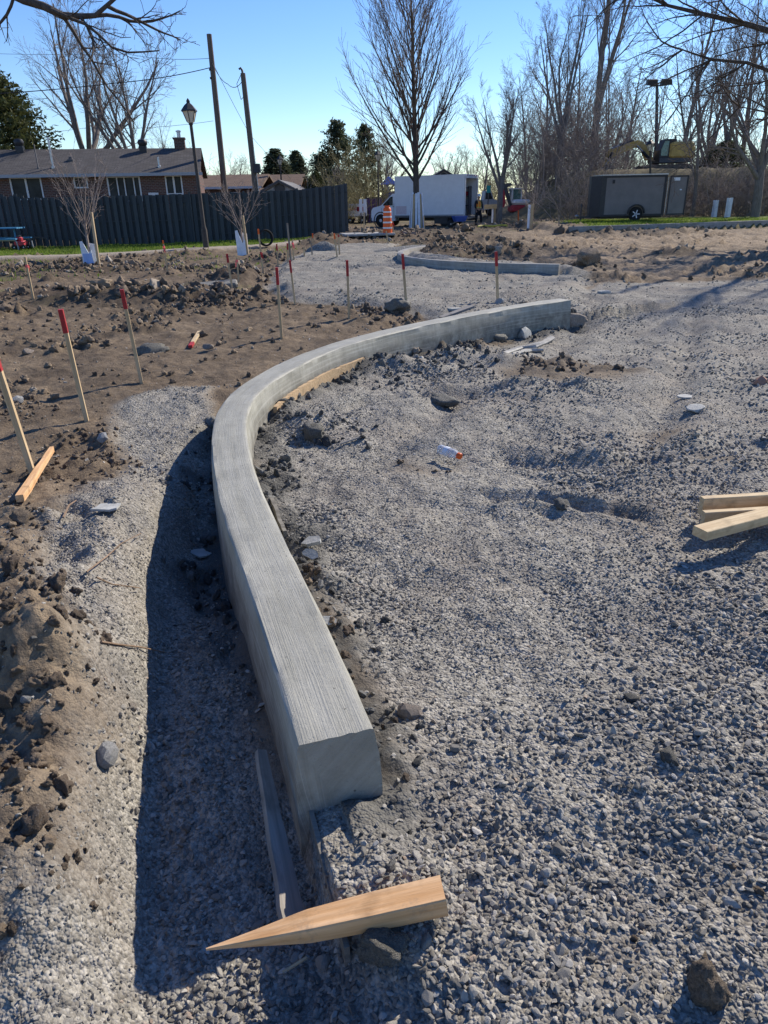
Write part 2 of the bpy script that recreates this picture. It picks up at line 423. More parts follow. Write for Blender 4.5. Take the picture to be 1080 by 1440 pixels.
def concrete_material(name='concrete', base=(.375, .36, .295), dark=(.25, .24, .195), broom=True):
    m = bpy.data.materials.new(name); m.use_nodes = True
    t = NT(m); b = m.node_tree.nodes['Principled BSDF']
    b.inputs['Roughness'].default_value = .66; b.inputs['Specular IOR Level'].default_value = .4
    uv = t.n('ShaderNodeTexCoord').outputs['UV']; pos = t.n('ShaderNodeNewGeometry').outputs['Position']
    sx = t.n('ShaderNodeMapping'); sx.inputs['Scale'].default_value = (3.5, 190, 1); t.l(uv, sx.inputs[0])
    br = t.noise(sx.outputs[0], 1.0, 4, .6)
    sx2 = t.n('ShaderNodeMapping'); sx2.inputs['Scale'].default_value = (1.2, 14, 1); t.l(uv, sx2.inputs[0])
    st = t.noise(sx2.outputs[0], 1.0, 6, .6)
    n1 = t.noise(pos, 2.4, 8, .72); n2 = t.noise(pos, 60, 5, .7)
    c = t.mix(t.ramp(n1, (.36, 0.0), (.64, 1.0)), dark, base)
    c = t.mix(t.ramp(st, (.42, 0.0), (.68, .55)), c, t.mix(.5, c, (.50, .49, .45)))
    c = t.mix(t.ramp(n2, (.58, 0.0), (.72, .45)), c, (.17, .165, .15))
    top = t.attr('top')
    c = t.mix(t.math('MULTIPLY', top, t.ramp(br, (.35, 0.0), (.62, .34))), c, t.mix(.5, c, (.18, .175, .155)))
    # marks left by the form boards and splashes of mud low on the faces
    low = t.attr('low')
    mud = t.math('MULTIPLY', low, t.ramp(t.noise(pos, 9, 6, .7), (.36, 0.0), (.60, .9)))
    c = t.mix(mud, c, (.15, .135, .11))
    stm = t.n('ShaderNodeMapping'); stm.inputs['Scale'].default_value = (16, 1.6, 1); t.l(uv, stm.inputs[0])
    run = t.math('MULTIPLY', t.math('SUBTRACT', 1.0, top), t.ramp(t.noise(stm.outputs[0], 1.0, 6, .65), (.46, 0.0), (.66, .6)))
    c = t.mix(run, c, t.mix(.5, c, (.13, .125, .10)))
    lay = t.n('ShaderNodeMapping'); lay.inputs['Scale'].default_value = (.9, 46, 1); t.l(uv, lay.inputs[0])
    lines = t.math('MULTIPLY', t.math('SUBTRACT', 1.0, top), t.ramp(t.noise(lay.outputs[0], 1.0, 3, .5), (.54, 0.0), (.62, .5)))
    c = t.mix(lines, c, t.mix(.5, c, (.60, .58, .50)))
    white = t.math('MULTIPLY', top, t.ramp(t.noise(pos, 2.0, 5, .7), (.66, 0.0), (.76, .5)))
    c = t.mix(white, c, (.62, .61, .58))
    vh = t.n('ShaderNodeTexVoronoi'); vh.inputs['Scale'].default_value = 26; t.l(pos, vh.inputs['Vector'])
    hole = t.math('MULTIPLY', t.ramp(vh.outputs['Distance'], (.07, 1.0), (.13, 0.0)), t.ramp(t.noise(pos, 6, 3), (.50, 0.0), (.56, 1.0)))
    c = t.mix(t.math('MULTIPLY', hole, .75), c, (.06, .058, .05))
    damp = t.ramp(t.noise(pos, 1.1, 6, .7), (.54, 0.0), (.66, .45))
    c = t.mix(damp, c, t.mix(.6, c, (.10, .098, .082)))
    t.l(c, b.inputs['Base Color'])
    vo = t.n('ShaderNodeTexVoronoi'); vo.inputs['Scale'].default_value = 55; t.l(pos, vo.inputs['Vector'])
    pores = t.ramp(vo.outputs['Distance'], (.05, 0.0), (.16, 1.0))
    h = t.math('ADD', t.math('MULTIPLY', t.math('MULTIPLY', br, top), .0035), t.math('MULTIPLY', n2, .0025))
    h = t.math('ADD', h, t.math('MULTIPLY', pores, .0012))
    h = t.math('ADD', h, t.math('MULTIPLY', n1, .006))
    bp = t.n('ShaderNodeBump'); bp.inputs['Distance'].default_value = 1.0; bp.inputs['Strength'].default_value = .9
    t.l(h, bp.inputs['Height']); t.l(bp.outputs[0], b.inputs['Normal'])
    return m

def wood_material(name, light, darkc, axis='Z', rough=.75):
    m = bpy.data.materials.new(name); m.use_nodes = True
    t = NT(m); b = m.node_tree.nodes['Principled BSDF']
    b.inputs['Roughness'].default_value = rough; b.inputs['Specular IOR Level'].default_value = .25
    mp = t.n('ShaderNodeMapping'); t.l(t.n('ShaderNodeTexCoord').outputs['Object'], mp.inputs[0])
    mp.inputs['Scale'].default_value = {'Z': (55, 55, 2.5), 'X': (2.5, 55, 55), 'Y': (55, 2.5, 55)}[axis]
    n = t.noise(mp.outputs[0], 1.0, 5, .6)
    mp2 = t.n('ShaderNodeMapping'); t.l(t.n('ShaderNodeTexCoord').outputs['Object'], mp2.inputs[0])
    mp2.inputs['Scale'].default_value = {'Z': (14, 14, 9), 'X': (9, 14, 14), 'Y': (14, 9, 14)}[axis]
    n2 = t.noise(mp2.outputs[0], 1.0, 5, .6)
    c = t.mix(t.ramp(n, (.36, 0.0), (.66, 1.0)), darkc, light)
    c = t.mix(t.ramp(n2, (.54, 0.0), (.72, .6)), c, tuple(x * .55 for x in darkc))
    t.l(c, b.inputs['Base Color'])
    pw = t.n('ShaderNodeNewGeometry').outputs['Position']
    c = t.mix(t.ramp(t.noise(pw, 7, 6, .75), (.56, 0.0), (.70, .55)), c, (.20, .17, .135))
    t.l(c, b.inputs['Base Color'])
    bp = t.n('ShaderNodeBump'); bp.inputs['Distance'].default_value = .0025; t.l(n, bp.inputs['Height']); t.l(bp.outputs[0], b.inputs['Normal'])
    return m

def brick_material():
    m = bpy.data.materials.new('brick_wall_material'); m.use_nodes = True
    t = NT(m); b = m.node_tree.nodes['Principled BSDF']; b.inputs['Roughness'].default_value = .9
    tc = t.n('ShaderNodeTexCoord').outputs['Object']
    mp = t.n('ShaderNodeMapping'); mp.inputs['Rotation'].default_value = (R(90), 0, 0); t.l(tc, mp.inputs[0])
    bk = t.n('ShaderNodeTexBrick'); t.l(mp.outputs[0], bk.inputs['Vector'])
    bk.inputs['Color1'].default_value = (.13, .052, .036, 1); bk.inputs['Color2'].default_value = (.06, .036, .03, 1); bk.inputs['Mortar'].default_value = (.20, .165, .145, 1)
    bk.inputs['Scale'].default_value = 1; bk.inputs['Brick Width'].default_value = .23; bk.inputs['Row Height'].default_value = .085; bk.inputs['Mortar Size'].default_value = .012; bk.inputs['Bias'].default_value = -.1
    wn_ = t.n('ShaderNodeTexWhiteNoise'); 
    n = t.noise(tc, 5, 5, .8)
    c = t.mix(t.ramp(n, (.6, 0.0), (.72, .5)), bk.outputs[0], (.28, .20, .16))
    t.l(c, b.inputs['Base Color'])
    bp = t.n('ShaderNodeBump'); bp.inputs['Distance'].default_value = .01; t.l(bk.outputs['Fac'], bp.inputs['Height']); bp.invert = True; t.l(bp.outputs[0], b.inputs['Normal'])
    return m

def shingle_material(name, c1, c2):
    m = bpy.data.materials.new(name); m.use_nodes = True
    t = NT(m); b = m.node_tree.nodes['Principled BSDF']; b.inputs['Roughness'].default_value = .9; b.inputs['Specular IOR Level'].default_value = .2
    tc = t.n('ShaderNodeTexCoord').outputs['Object']
    bk = t.n('ShaderNodeTexBrick'); t.l(tc, bk.inputs['Vector'])
    bk.inputs['Color1'].default_value = (*c1, 1); bk.inputs['Color2'].default_value = (*c2, 1); bk.inputs['Mortar'].default_value = (*[x * .5 for x in c2], 1)
    bk.inputs['Scale'].default_value = 1; bk.inputs['Brick Width'].default_value = .34; bk.inputs['Row Height'].default_value = .14; bk.inputs['Mortar Size'].default_value = .012
    n = t.noise(tc, 1.5, 6, .7)
    c = t.mix(t.ramp(n, (.3, 0.0), (.7, .5)), bk.outputs[0], tuple(x * .6 for x in c2))
    t.l(c, b.inputs['Base Color'])
    return m

M = {}
M['ground'] = ground_material()
M['concrete'] = concrete_material()
M['concrete_far'] = concrete_material('concrete_far', (.33, .31, .27), (.20, .185, .16))
M['slab'] = mat('dried_concrete', (.42, .415, .38), .85, .2, var=.2, vscale=12, bump=.004, bscale=50)
M['lath'] = wood_material('pale_lath_wood', (.58, .44, .27), (.44, .31, .17))
M['lathx'] = wood_material('pale_lumber_wood', (.64, .50, .30), (.50, .36, .20), 'X')
M['orange_wood'] = wood_material('fresh_split_wood', (.78, .50, .27), (.58, .32, .14), 'X')
M['oldwood'] = wood_material('weathered_wood', (.30, .26, .21), (.19, .16, .13))
M['formx'] = wood_material('form_plywood', (.26, .24, .20), (.15, .135, .11), 'X')
M['greywood'] = wood_material('grey_lumber', (.34, .31, .27), (.22, .20, .17), 'X')
M['red'] = mat('red_spray_paint', (.46, .022, .028), .6, .3, vscale=38, col2=(.26, .03, .025))
M['orange'] = mat('orange_paint', (.75, .13, .02), .6, .3, var=.2, vscale=20)
M['pink'] = mat('pink_flagging', (.85, .16, .15), .5, .3, var=.15)
M['orange_plastic'] = mat('orange_plastic', (.80, .12, .015), .45, .4, var=.08)
M['white_reflect'] = mat('white_band', (.75, .75, .74), .5, .4, var=.08)
M['white'] = mat('white_paint', (.72, .73, .75), .5, .4, var=.05, vscale=3)
M['white_wrap'] = mat('white_tree_guard', (.72, .76, .82), .6, .3, var=.12, vscale=6)
M['blue_wrap'] = mat('pale_blue_guard_print', (.33, .47, .80), .6, .3, var=.1, vscale=6)
M['rubber'] = mat('black_rubber', (.025, .025, .025), .8, .2, var=.2)
M['black'] = mat('black_metal', (.03, .03, .033), .5, .4, var=.2)
M['darkgrey'] = mat('dark_grey_metal', (.07, .07, .075), .5, .4, var=.15)
M['steel'] = mat('bare_steel', (.45, .46, .48), .35, .5, metal=.8, var=.15)
M['rust'] = mat('rusty_mud_steel', (.16, .115, .085), .8, .3, var=.35, vscale=4)
M['glass'] = mat('window_glass', (.035, .04, .042), .25, .12, var=.5, vscale=1.2)
M['trailer'] = mat('charcoal_trailer_skin', (.20, .178, .165), .6, .35, var=.12, vscale=2)
M['trailer_black'] = mat('black_checker_plate', (.028, .03, .034), .45, .5, var=.2, bump=.004, bscale=30)
M['yellow'] = mat('yellow_machine_paint', (.52, .34, .09), .55, .4, var=.25, vscale=3)
M['machine_red'] = mat('red_machine_paint', (.38, .03, .045), .5, .4, var=.2)
M['cabglass'] = mat('green_cab_glass', (.06, .16, .15), .1, .6, var=.4)
M['purple'] = mat('purple_plastic', (.13, .07, .24), .5, .4, var=.1)
M['blue'] = mat('blue_plastic', (.035, .09, .35), .5, .4, var=.15)
M['teal'] = mat('teal_sign', (.02, .30, .28), .5, .4, var=.1)
M['tableblue'] = mat('faded_blue_table_paint', (.06, .22, .38), .6, .3, var=.2)
M['bark'] = mat('grey_bark', (.20, .175, .155), .95, .1, var=.35, vscale=5, bump=.02, bscale=18, stretch=(3, 3, .6))
M['barkdark'] = mat('dark_bark', (.095, .08, .068), .95, .1, var=.35, vscale=5, bump=.02, bscale=18, stretch=(3, 3, .6))
M['twig'] = mat('bare_twigs', (.23, .19, .165), .95, .1, var=.25, vscale=2)
M['twigwarm'] = mat('warm_brown_twigs', (.20, .145, .11), .95, .1, var=.25, vscale=2)
M['twigpale'] = mat('pale_sapling_bark', (.31, .25, .215), .85, .2, var=.2, vscale=5)
M['twigwillow'] = mat('yellowish_willow_twigs', (.27, .235, .125), .9, .1, var=.3, vscale=1.5)
M['bush'] = mat('brush_twigs', (.27, .228, .20), .95, .1, var=.3, vscale=1.5)
M['pole'] = mat('weathered_pole_wood', (.15, .12, .098), .9, .2, var=.25, vscale=3, stretch=(6, 6, .5), bump=.006, bscale=14)
def fence_material():
    m = mat('blue_grey_fence_stain', (.042, .050, .057), .8, .25, var=.3, vscale=2.5, stretch=(5, 5, .6), bump=.003, bscale=20)
    t = NT(m); b = m.node_tree.nodes['Principled BSDF']
    src = b.inputs['Base Color'].links[0].from_socket
    rnd = t.n('ShaderNodeObjectInfo').outputs['Random']
    pos = t.n('ShaderNodeNewGeometry').outputs['Position']
    c = t.mix(t.math('MULTIPLY', rnd, .6), src, (.085, .095, .10))
    c = t.mix(t.ramp(t.noise(pos, 3.5, 6, .8), (.60, 0.0), (.74, .6)), c, (.15, .145, .135))
    t.l(c, b.inputs['Base Color'])
    return m
M['fence'] = fence_material()
M['brick'] = brick_material()
M['shingle'] = shingle_material('brown_shingles', (.135, .123, .115), (.09, .082, .077))
M['shingle2'] = shingle_material('tan_shingles', (.22, .15, .105), (.16, .11, .08))
M['shingle3'] = shingle_material('grey_shingles', (.26, .255, .25), (.20, .195, .19))
M['siding'] = mat('pale_blue_siding', (.40, .43, .48), .7, .3, var=.06)
M['white_trim'] = mat('white_trim', (.62, .62, .62), .6, .3, var=.06)
M['gutter'] = mat('grey_gutter', (.33, .34, .36), .5, .4, var=.1)
M['lamp_post'] = mat('dark_brown_lamp_post', (.06, .05, .042), .6, .3, var=.2)
M['cable'] = mat('black_cable', (.02, .02, .022), .7, .3)
M['lampglass'] = mat('frosted_lamp_glass', (.62, .56, .44), .35, .4, var=.1)
M['skin'] = mat('skin', (.45, .27, .19), .6, .3, var=.08)
M['trousers'] = mat('dark_trousers', (.02, .022, .028), .9, .2, var=.2)
M['jacket'] = mat('dark_jacket', (.03, .03, .035), .9, .2, var=.2)
M['vest'] = mat('orange_safety_vest', (.95, .28, .04), .7, .3, var=.1)
M['stripe'] = mat('yellow_reflective_stripe', (.75, .70, .20), .5, .4, var=.05)
M['bottle'] = mat('clear_wrinkled_plastic', (.78, .78, .80), .18, .5, var=.06, vscale=20, bump=.002, bscale=60, trans=.55)
M['label'] = mat('bottle_label', (.70, .72, .76), .5, .4, var=.1, vscale=40)
M['cloth'] = mat('muddy_pale_cloth', (.36, .345, .31), .9, .2, var=.3, vscale=14, bump=.004, bscale=40)
M['hose_yellow'] = mat('yellow_hose', (.65, .52, .08), .6, .3, var=.1)
M['snowfence'] = mat('orange_mesh_fence', (.42, .085, .05), .7, .3, var=.2, vscale=4)
M['mud'] = mat('wet_grey_mud', (.17, .16, .135), .7, .35, var=.4, vscale=10, bump=.02, bscale=22)
M['clod'] = mat('brown_clod', (.25, .20, .15), .95, .1, var=.4, vscale=9, bump=.02, bscale=26)
M['rockbrown'] = mat('brown_stone', (.27, .225, .185), .85, .25, var=.3, vscale=9, bump=.008, bscale=30)
M['rockgrey'] = mat('grey_stone', (.33, .325, .31), .85, .25, var=.3, vscale=9, bump=.008, bscale=30)
M['brickpiece'] = mat('broken_brick', (.36, .20, .14), .9, .2, var=.2, vscale=12, bump=.004)
M['root'] = mat('dry_root', (.26, .18, .12), .9, .2, var=.3, vscale=10)
M['tarp'] = mat('blue_tarp', (.10, .16, .30), .6, .3, var=.3, vscale=6)

def leaf_material(name, a, b_, tr=.3):
    m = bpy.data.materials.new(name); m.use_nodes = True
    t = NT(m); b = m.node_tree.nodes['Principled BSDF']; b.inputs['Roughness'].default_value = .7; b.inputs['Specular IOR Level'].default_value = .2
    g = t.n('ShaderNodeNewGeometry')
    c = t.mix(g.outputs['Random Per Island'], a, b_)
    t.l(c, b.inputs['Base Color'])
    if tr:
        tl = t.n('ShaderNodeBsdfTranslucent'); t.l(c, tl.inputs[0])
        mx = t.n('ShaderNodeMixShader'); mx.inputs[0].default_value = tr
        t.l(b.outputs[0], mx.inputs[1]); t.l(tl.outputs[0], mx.inputs[2])
        t.l(mx.outputs[0], m.node_tree.nodes['Material Output'].inputs[0])
    return m
M['cedar'] = leaf_material('cedar_foliage', (.05, .062, .02), (.12, .125, .045), .3)
M['pine'] = leaf_material('pine_needles', (.05, .068, .035), (.12, .13, .07), .3)
M['grass'] = leaf_material('grass_blades', (.10, .17, .02), (.22, .28, .05), .45)

# ------------------------------------------------------------------ mesh builder
class MB:
    def __init__(s): s.v = []; s.f = []
    def add(s, vs, fs):
        o = len(s.v); s.v.extend([tuple(map(float, p)) for p in vs]); s.f.extend([tuple(i + o for i in f) for f in fs])
    def box(s, c, size, rot=None, taper=(1, 1), bev=0):
        x, y, z = [a / 2 for a in size]; tx, ty = taper
        if bev:
            b = bev
            prof = [(-x + b, -y), (x - b, -y), (x, -y + b), (x, y - b), (x - b, y), (-x + b, y), (-x, y - b), (-x, -y + b)]
            vs = []
            for zz, k in ((-z, b), (-z + b, 0), (z - b, 0), (z, b)):
                for px, py in prof:
                    fx = (abs(px) - k) / max(abs(px), 1e-9) if k else 1; fy = (abs(py) - k) / max(abs(py), 1e-9) if k else 1
                    t_x = tx if zz > 0 else 1; t_y = ty if zz > 0 else 1
                    vs.append((px * max(fx, 0) * t_x, py * max(fy, 0) * t_y, zz))
            fs = [tuple(range(7, -1, -1)), tuple(range(24, 32))]
            for r in range(3):
                for i in range(8):
                    j = (i + 1) % 8
                    fs.append((r * 8 + i, r * 8 + j, r * 8 + 8 + j, r * 8 + 8 + i))
        else:
            vs = [(-x, -y, -z), (x, -y, -z), (x, y, -z), (-x, y, -z), (-x * tx, -y * ty, z), (x * tx, -y * ty, z), (x * tx, y * ty, z), (-x * tx, y * ty, z)]
            fs = [(3, 2, 1, 0), (4, 5, 6, 7), (0, 1, 5, 4), (1, 2, 6, 5), (2, 3, 7, 6), (3, 0, 4, 7)]
        Rm = (rot if isinstance(rot, Matrix) else Euler(rot).to_matrix()) if rot is not None else None
        out = []
        for p in vs:
            p = Vector(p)
            if Rm is not None: p = Rm @ p
            out.append((p.x + c[0], p.y + c[1], p.z + c[2]))
        s.add(out, fs); return s
    def tube(s, pts, rad, k=6, cap=True):
        pts = [Vector(map(float, p)) for p in pts]
        n = len(pts)
        if isinstance(rad, (int, float)): rad = [rad] * n
        vs = []; fs = []
        a = None
        for i in range(n):
            d = (pts[min(i + 1, n - 1)] - pts[max(i - 1, 0)])
            if d.length < 1e-9: d = Vector((0, 0, 1))
            d.normalize()
            if a is None:
                a = d.orthogonal().normalized()
            else:
                a = a - d * a.dot(d)
                a = a.normalized() if a.length > 1e-6 else d.orthogonal().normalized()
            b = d.cross(a)
            for j in range(k):
                t = 2 * math.pi * j / k
                vs.append(pts[i] + (a * math.cos(t) + b * math.sin(t)) * rad[i])
        for i in range(n - 1):
            for j in range(k):
                j2 = (j + 1) % k
                fs.append((i * k + j, i * k + j2, i * k + k + j2, i * k + k + j))
        if cap:
            fs.append(tuple(range(k - 1, -1, -1))); fs.append(tuple((n - 1) * k + j for j in range(k)))
        s.add(vs, fs); return s
    def prism(s, prof, y0, y1, plane='XZ'):
        n = len(prof)
        def P(a, b, t):
            return (a, t, b) if plane == 'XZ' else ((t, a, b) if plane == 'YZ' else (a, b, t))
        vs = [P(a, b, y0) for a, b in prof] + [P(a, b, y1) for a, b in prof]
        fs = [tuple(range(n)), tuple(range(2 * n - 1, n - 1, -1))] + [(i, n + i, n + (i + 1) % n, (i + 1) % n) for i in range(n)]
        s.add(vs, fs); return s
    def lathe(s, prof, k=16, c=(0, 0, 0), axis='Z', rot=None, cap=True):
        vs = []; fs = []
        n = len(prof)
        for r, z in prof:
            for j in range(k):
                t = 2 * math.pi * j / k
                p = (r * math.cos(t), r * math.sin(t), z)
                if axis == 'X': p = (p[2], p[0], p[1])
                if axis == 'Y': p = (p[0], p[2], p[1])
                p = Vector(p)
                if rot is not None: p = (rot if isinstance(rot, Matrix) else Euler(rot).to_matrix()) @ p
                vs.append((p.x + c[0], p.y + c[1], p.z + c[2]))
        for i in range(n - 1):
            for j in range(k):
                j2 = (j + 1) % k
                fs.append((i * k + j, i * k + j2, i * k + k + j2, i * k + k + j))
        if cap: fs.append(tuple(range(k - 1, -1, -1))); fs.append(tuple((n - 1) * k + j for j in range(k)))
        s.add(vs, fs); return s
    def mesh(s, name, m, smooth=False):
        me = bpy.data.meshes.new(name)
        me.from_pydata(s.v, [], s.f); me.update()
        bm_fix(me)
        if smooth:
            me.polygons.foreach_set('use_smooth', [True] * len(me.polygons))
            try: me.set_sharp_from_angle(angle=R(42))
            except Exception: pass
        if m is not None: me.materials.append(m)
        return me
    def build(s, name, m, parent=None, smooth=False, loc=None, rot=None):
        o = bpy.data.objects.new(name, s.mesh(name, m, smooth))
        COL.objects.link(o)
        if parent is not None: o.parent = parent
        if loc is not None: o.location = loc
        if rot is not None: o.rotation_euler = rot
        return o
import bmesh
def bm_fix(me):
    if len(me.polygons) > 20000: return
    bm = bmesh.new(); bm.from_mesh(me)
    bmesh.ops.recalc_face_normals(bm, faces=bm.faces)
    bm.to_mesh(me); bm.free()

def tag(o, label=None, cat=None, group=None, kind=None):
    if label: o['label'] = label
    if cat: o['category'] = cat
    if group: o['group'] = group
    if kind: o['kind'] = kind
    return o
def thing(name, label, cat, loc=(0, 0, 0), rotz=0.0, group=None, rot=None):
    o = bpy.data.objects.new(name, None); COL.objects.link(o)
    o.empty_display_size = .2
    o.location = V(loc); o.rotation_euler = rot if rot is not None else (0, 0, rotz)
    return tag(o, label, cat, group)
def copy_tree(o, parent=None):
    c = o.copy(); COL.objects.link(c)
    if parent is not None: c.parent = parent
    for ch in [x for x in o.children]: copy_tree(ch, c)
    return c
def np_mesh(name, verts, faces, mats, smooth=False):
    me = bpy.data.meshes.new(name)
    nv = len(verts); nf, k = faces.shape
    me.vertices.add(nv); me.vertices.foreach_set('co', np.asarray(verts, np.float32).ravel())
    me.loops.add(nf * k); me.loops.foreach_set('vertex_index', np.asarray(faces, np.int32).ravel())
    me.polygons.add(nf)
    me.polygons.foreach_set('loop_start', np.arange(0, nf * k, k, dtype=np.int32))
    me.polygons.foreach_set('loop_total', np.full(nf, k, np.int32))
    if smooth: me.polygons.foreach_set('use_smooth', np.ones(nf, bool))
    me.update(calc_edges=True); me.validate()
    me.materials.append(mats)
    return me

# ================================================================== GROUND
def build_ground():
    dense = np.linspace(-R(46), R(46), 470)
    coarse = np.linspace(R(46), R(314), 130)[1:-1]
    ang = np.r_[dense, coarse]
    na = len(ang)
    rad = np.r_[np.geomspace(.3, .85, 16)[:-1], np.geomspace(.85, 75, 640), np.geomspace(75, 900, 26)[1:]]
    nr = len(rad)
    A, Rr = np.meshgrid(ang, rad)
    x = (np.sin(A) * Rr).ravel(); y = (np.cos(A) * Rr).ravel()
    h, z = terrain(x, y)
    h = np.where(np.hypot(x, y) > 120, h * .5, h)
    v = np.stack([x, y, h], 1)
    i = np.arange(nr - 1)[:, None] * na; j = np.arange(na)[None, :]; j2 = (j + 1) % na
    f = np.stack([i + j, i + j2, i + na + j2, i + na + j], -1).reshape(-1, 4)
    c = len(v)
    v = np.vstack([v, [[0, 0, float(h[:na].mean())]]])
    me = np_mesh('ground', v, f[:, ::-1], M['ground'], True)
    for k in ('grav', 'lawn', 'tan', 'dark', 'path', 'far', 'moist'):
        a = me.attributes.new(k, 'FLOAT', 'POINT')
        a.data.foreach_set('value', np.r_[z[k].astype(np.float32), np.float32(0)])
    o = bpy.data.objects.new('ground', me); COL.objects.link(o)
    return tag(o, kind='structure')
build_ground()

# ------------------------------------------------------------------ loose stones and clods (uncountable): points + geometry nodes
def rock_mesh(name, seed, m, sub=1, rough=.28, flat=(1, .8, .55), smooth=False, cuts=11):
    rg = np.random.default_rng(seed)
    bm = bmesh.new()
    bmesh.ops.create_icosphere(bm, subdivisions=sub, radius=1)
    # cut by random planes -> angular crushed stone
    planes = [(rg.normal(size=3), rg.uniform(.46, .80)) for _ in range(cuts)]
    for v in bm.verts:
        p = np.array(v.co)
        for n, d in planes:
            n = n / np.linalg.norm(n)
            e = p @ n - d
            if e > 0: p = p - n * e * .95
        q = Vector(p) * (1.6 if sub < 3 else 2.2) + Vector((seed * 3.1, seed * 1.7, 0))
        p = p * (1 + mnoise.fractal(q, 1.0, 2.2, 3 if sub > 2 else 1) * rough * .55)
        v.co = p * np.array(flat)
    bmesh.ops.recalc_face_normals(bm, faces=bm.faces)
    me = bpy.data.meshes.new(name); bm.to_mesh(me); bm.free()
    me.materials.append(m)
    if smooth: me.polygons.foreach_set('use_smooth', [True] * len(me.polygons))
    return me

def scatter(name, pos, rot, scl, tint, variants, var_idx):
    col = bpy.data.collections.new(name + '_pieces')
    for i, me in enumerate(variants):
        o = bpy.data.objects.new('%s_piece' % name, me); col.objects.link(o)
    me = bpy.data.meshes.new(name)
    n = len(pos)
    me.vertices.add(n); me.vertices.foreach_set('co', pos.astype(np.float32).ravel())
    for nm, ty, arr, key in (('rot', 'FLOAT_VECTOR', rot, 'vector'), ('scl', 'FLOAT_VECTOR', scl, 'vector'), ('tint', 'FLOAT', tint, 'value')):
        a = me.attributes.new(nm, ty, 'POINT'); a.data.foreach_set(key, arr.astype(np.float32).ravel())
    a = me.attributes.new('vidx', 'INT', 'POINT'); a.data.foreach_set('value', var_idx.astype(np.int32))
    me.update()
    o = bpy.data.objects.new(name, me); COL.objects.link(o)
    ng = bpy.data.node_groups.new(name + '_nodes', 'GeometryNodeTree')
    ng.interface.new_socket('Geometry', in_out='INPUT', socket_type='NodeSocketGeometry')
    ng.interface.new_socket('Geometry', in_out='OUTPUT', socket_type='NodeSocketGeometry')
    N = ng.nodes
    gi = N.new('NodeGroupInput'); go = N.new('NodeGroupOutput')
    ip = N.new('GeometryNodeInstanceOnPoints'); ci = N.new('GeometryNodeCollectionInfo')
    ci.inputs['Collection'].default_value = col; ci.inputs['Separate Children'].default_value = True; ci.inputs['Reset Children'].default_value = True
    ip.inputs['Pick Instance'].default_value = True
    def na(nm, ty):
        x = N.new('GeometryNodeInputNamedAttribute'); x.data_type = ty; x.inputs['Name'].default_value = nm; return x.outputs['Attribute']
    L = ng.links.new
    e2r = N.new('FunctionNodeEulerToRotation')
    L(na('rot', 'FLOAT_VECTOR'), e2r.inputs[0])
    L(gi.outputs[0], ip.inputs['Points']); L(ci.outputs[0], ip.inputs['Instance']); L(na('vidx', 'INT'), ip.inputs['Instance Index'])
    L(e2r.outputs[0], ip.inputs['Rotation']); L(na('scl', 'FLOAT_VECTOR'), ip.inputs['Scale'])
    L(ip.outputs[0], go.inputs[0])
    md = o.modifiers.new('scatter', 'NODES'); md.node_group = ng
    return tag(o, kind='stuff')

def fan(n, r0, r1, half):
    r = np.sqrt(RNG.uniform(r0 * r0, r1 * r1, n)); a = RNG.uniform(-half, half, n)
    return np.sin(a) * r, np.cos(a) * r

def off_kerb(x, y, m=.02):
    kd, _, _ = linedist(x, y, KERB_C)
    return kd > KW / 2 + m

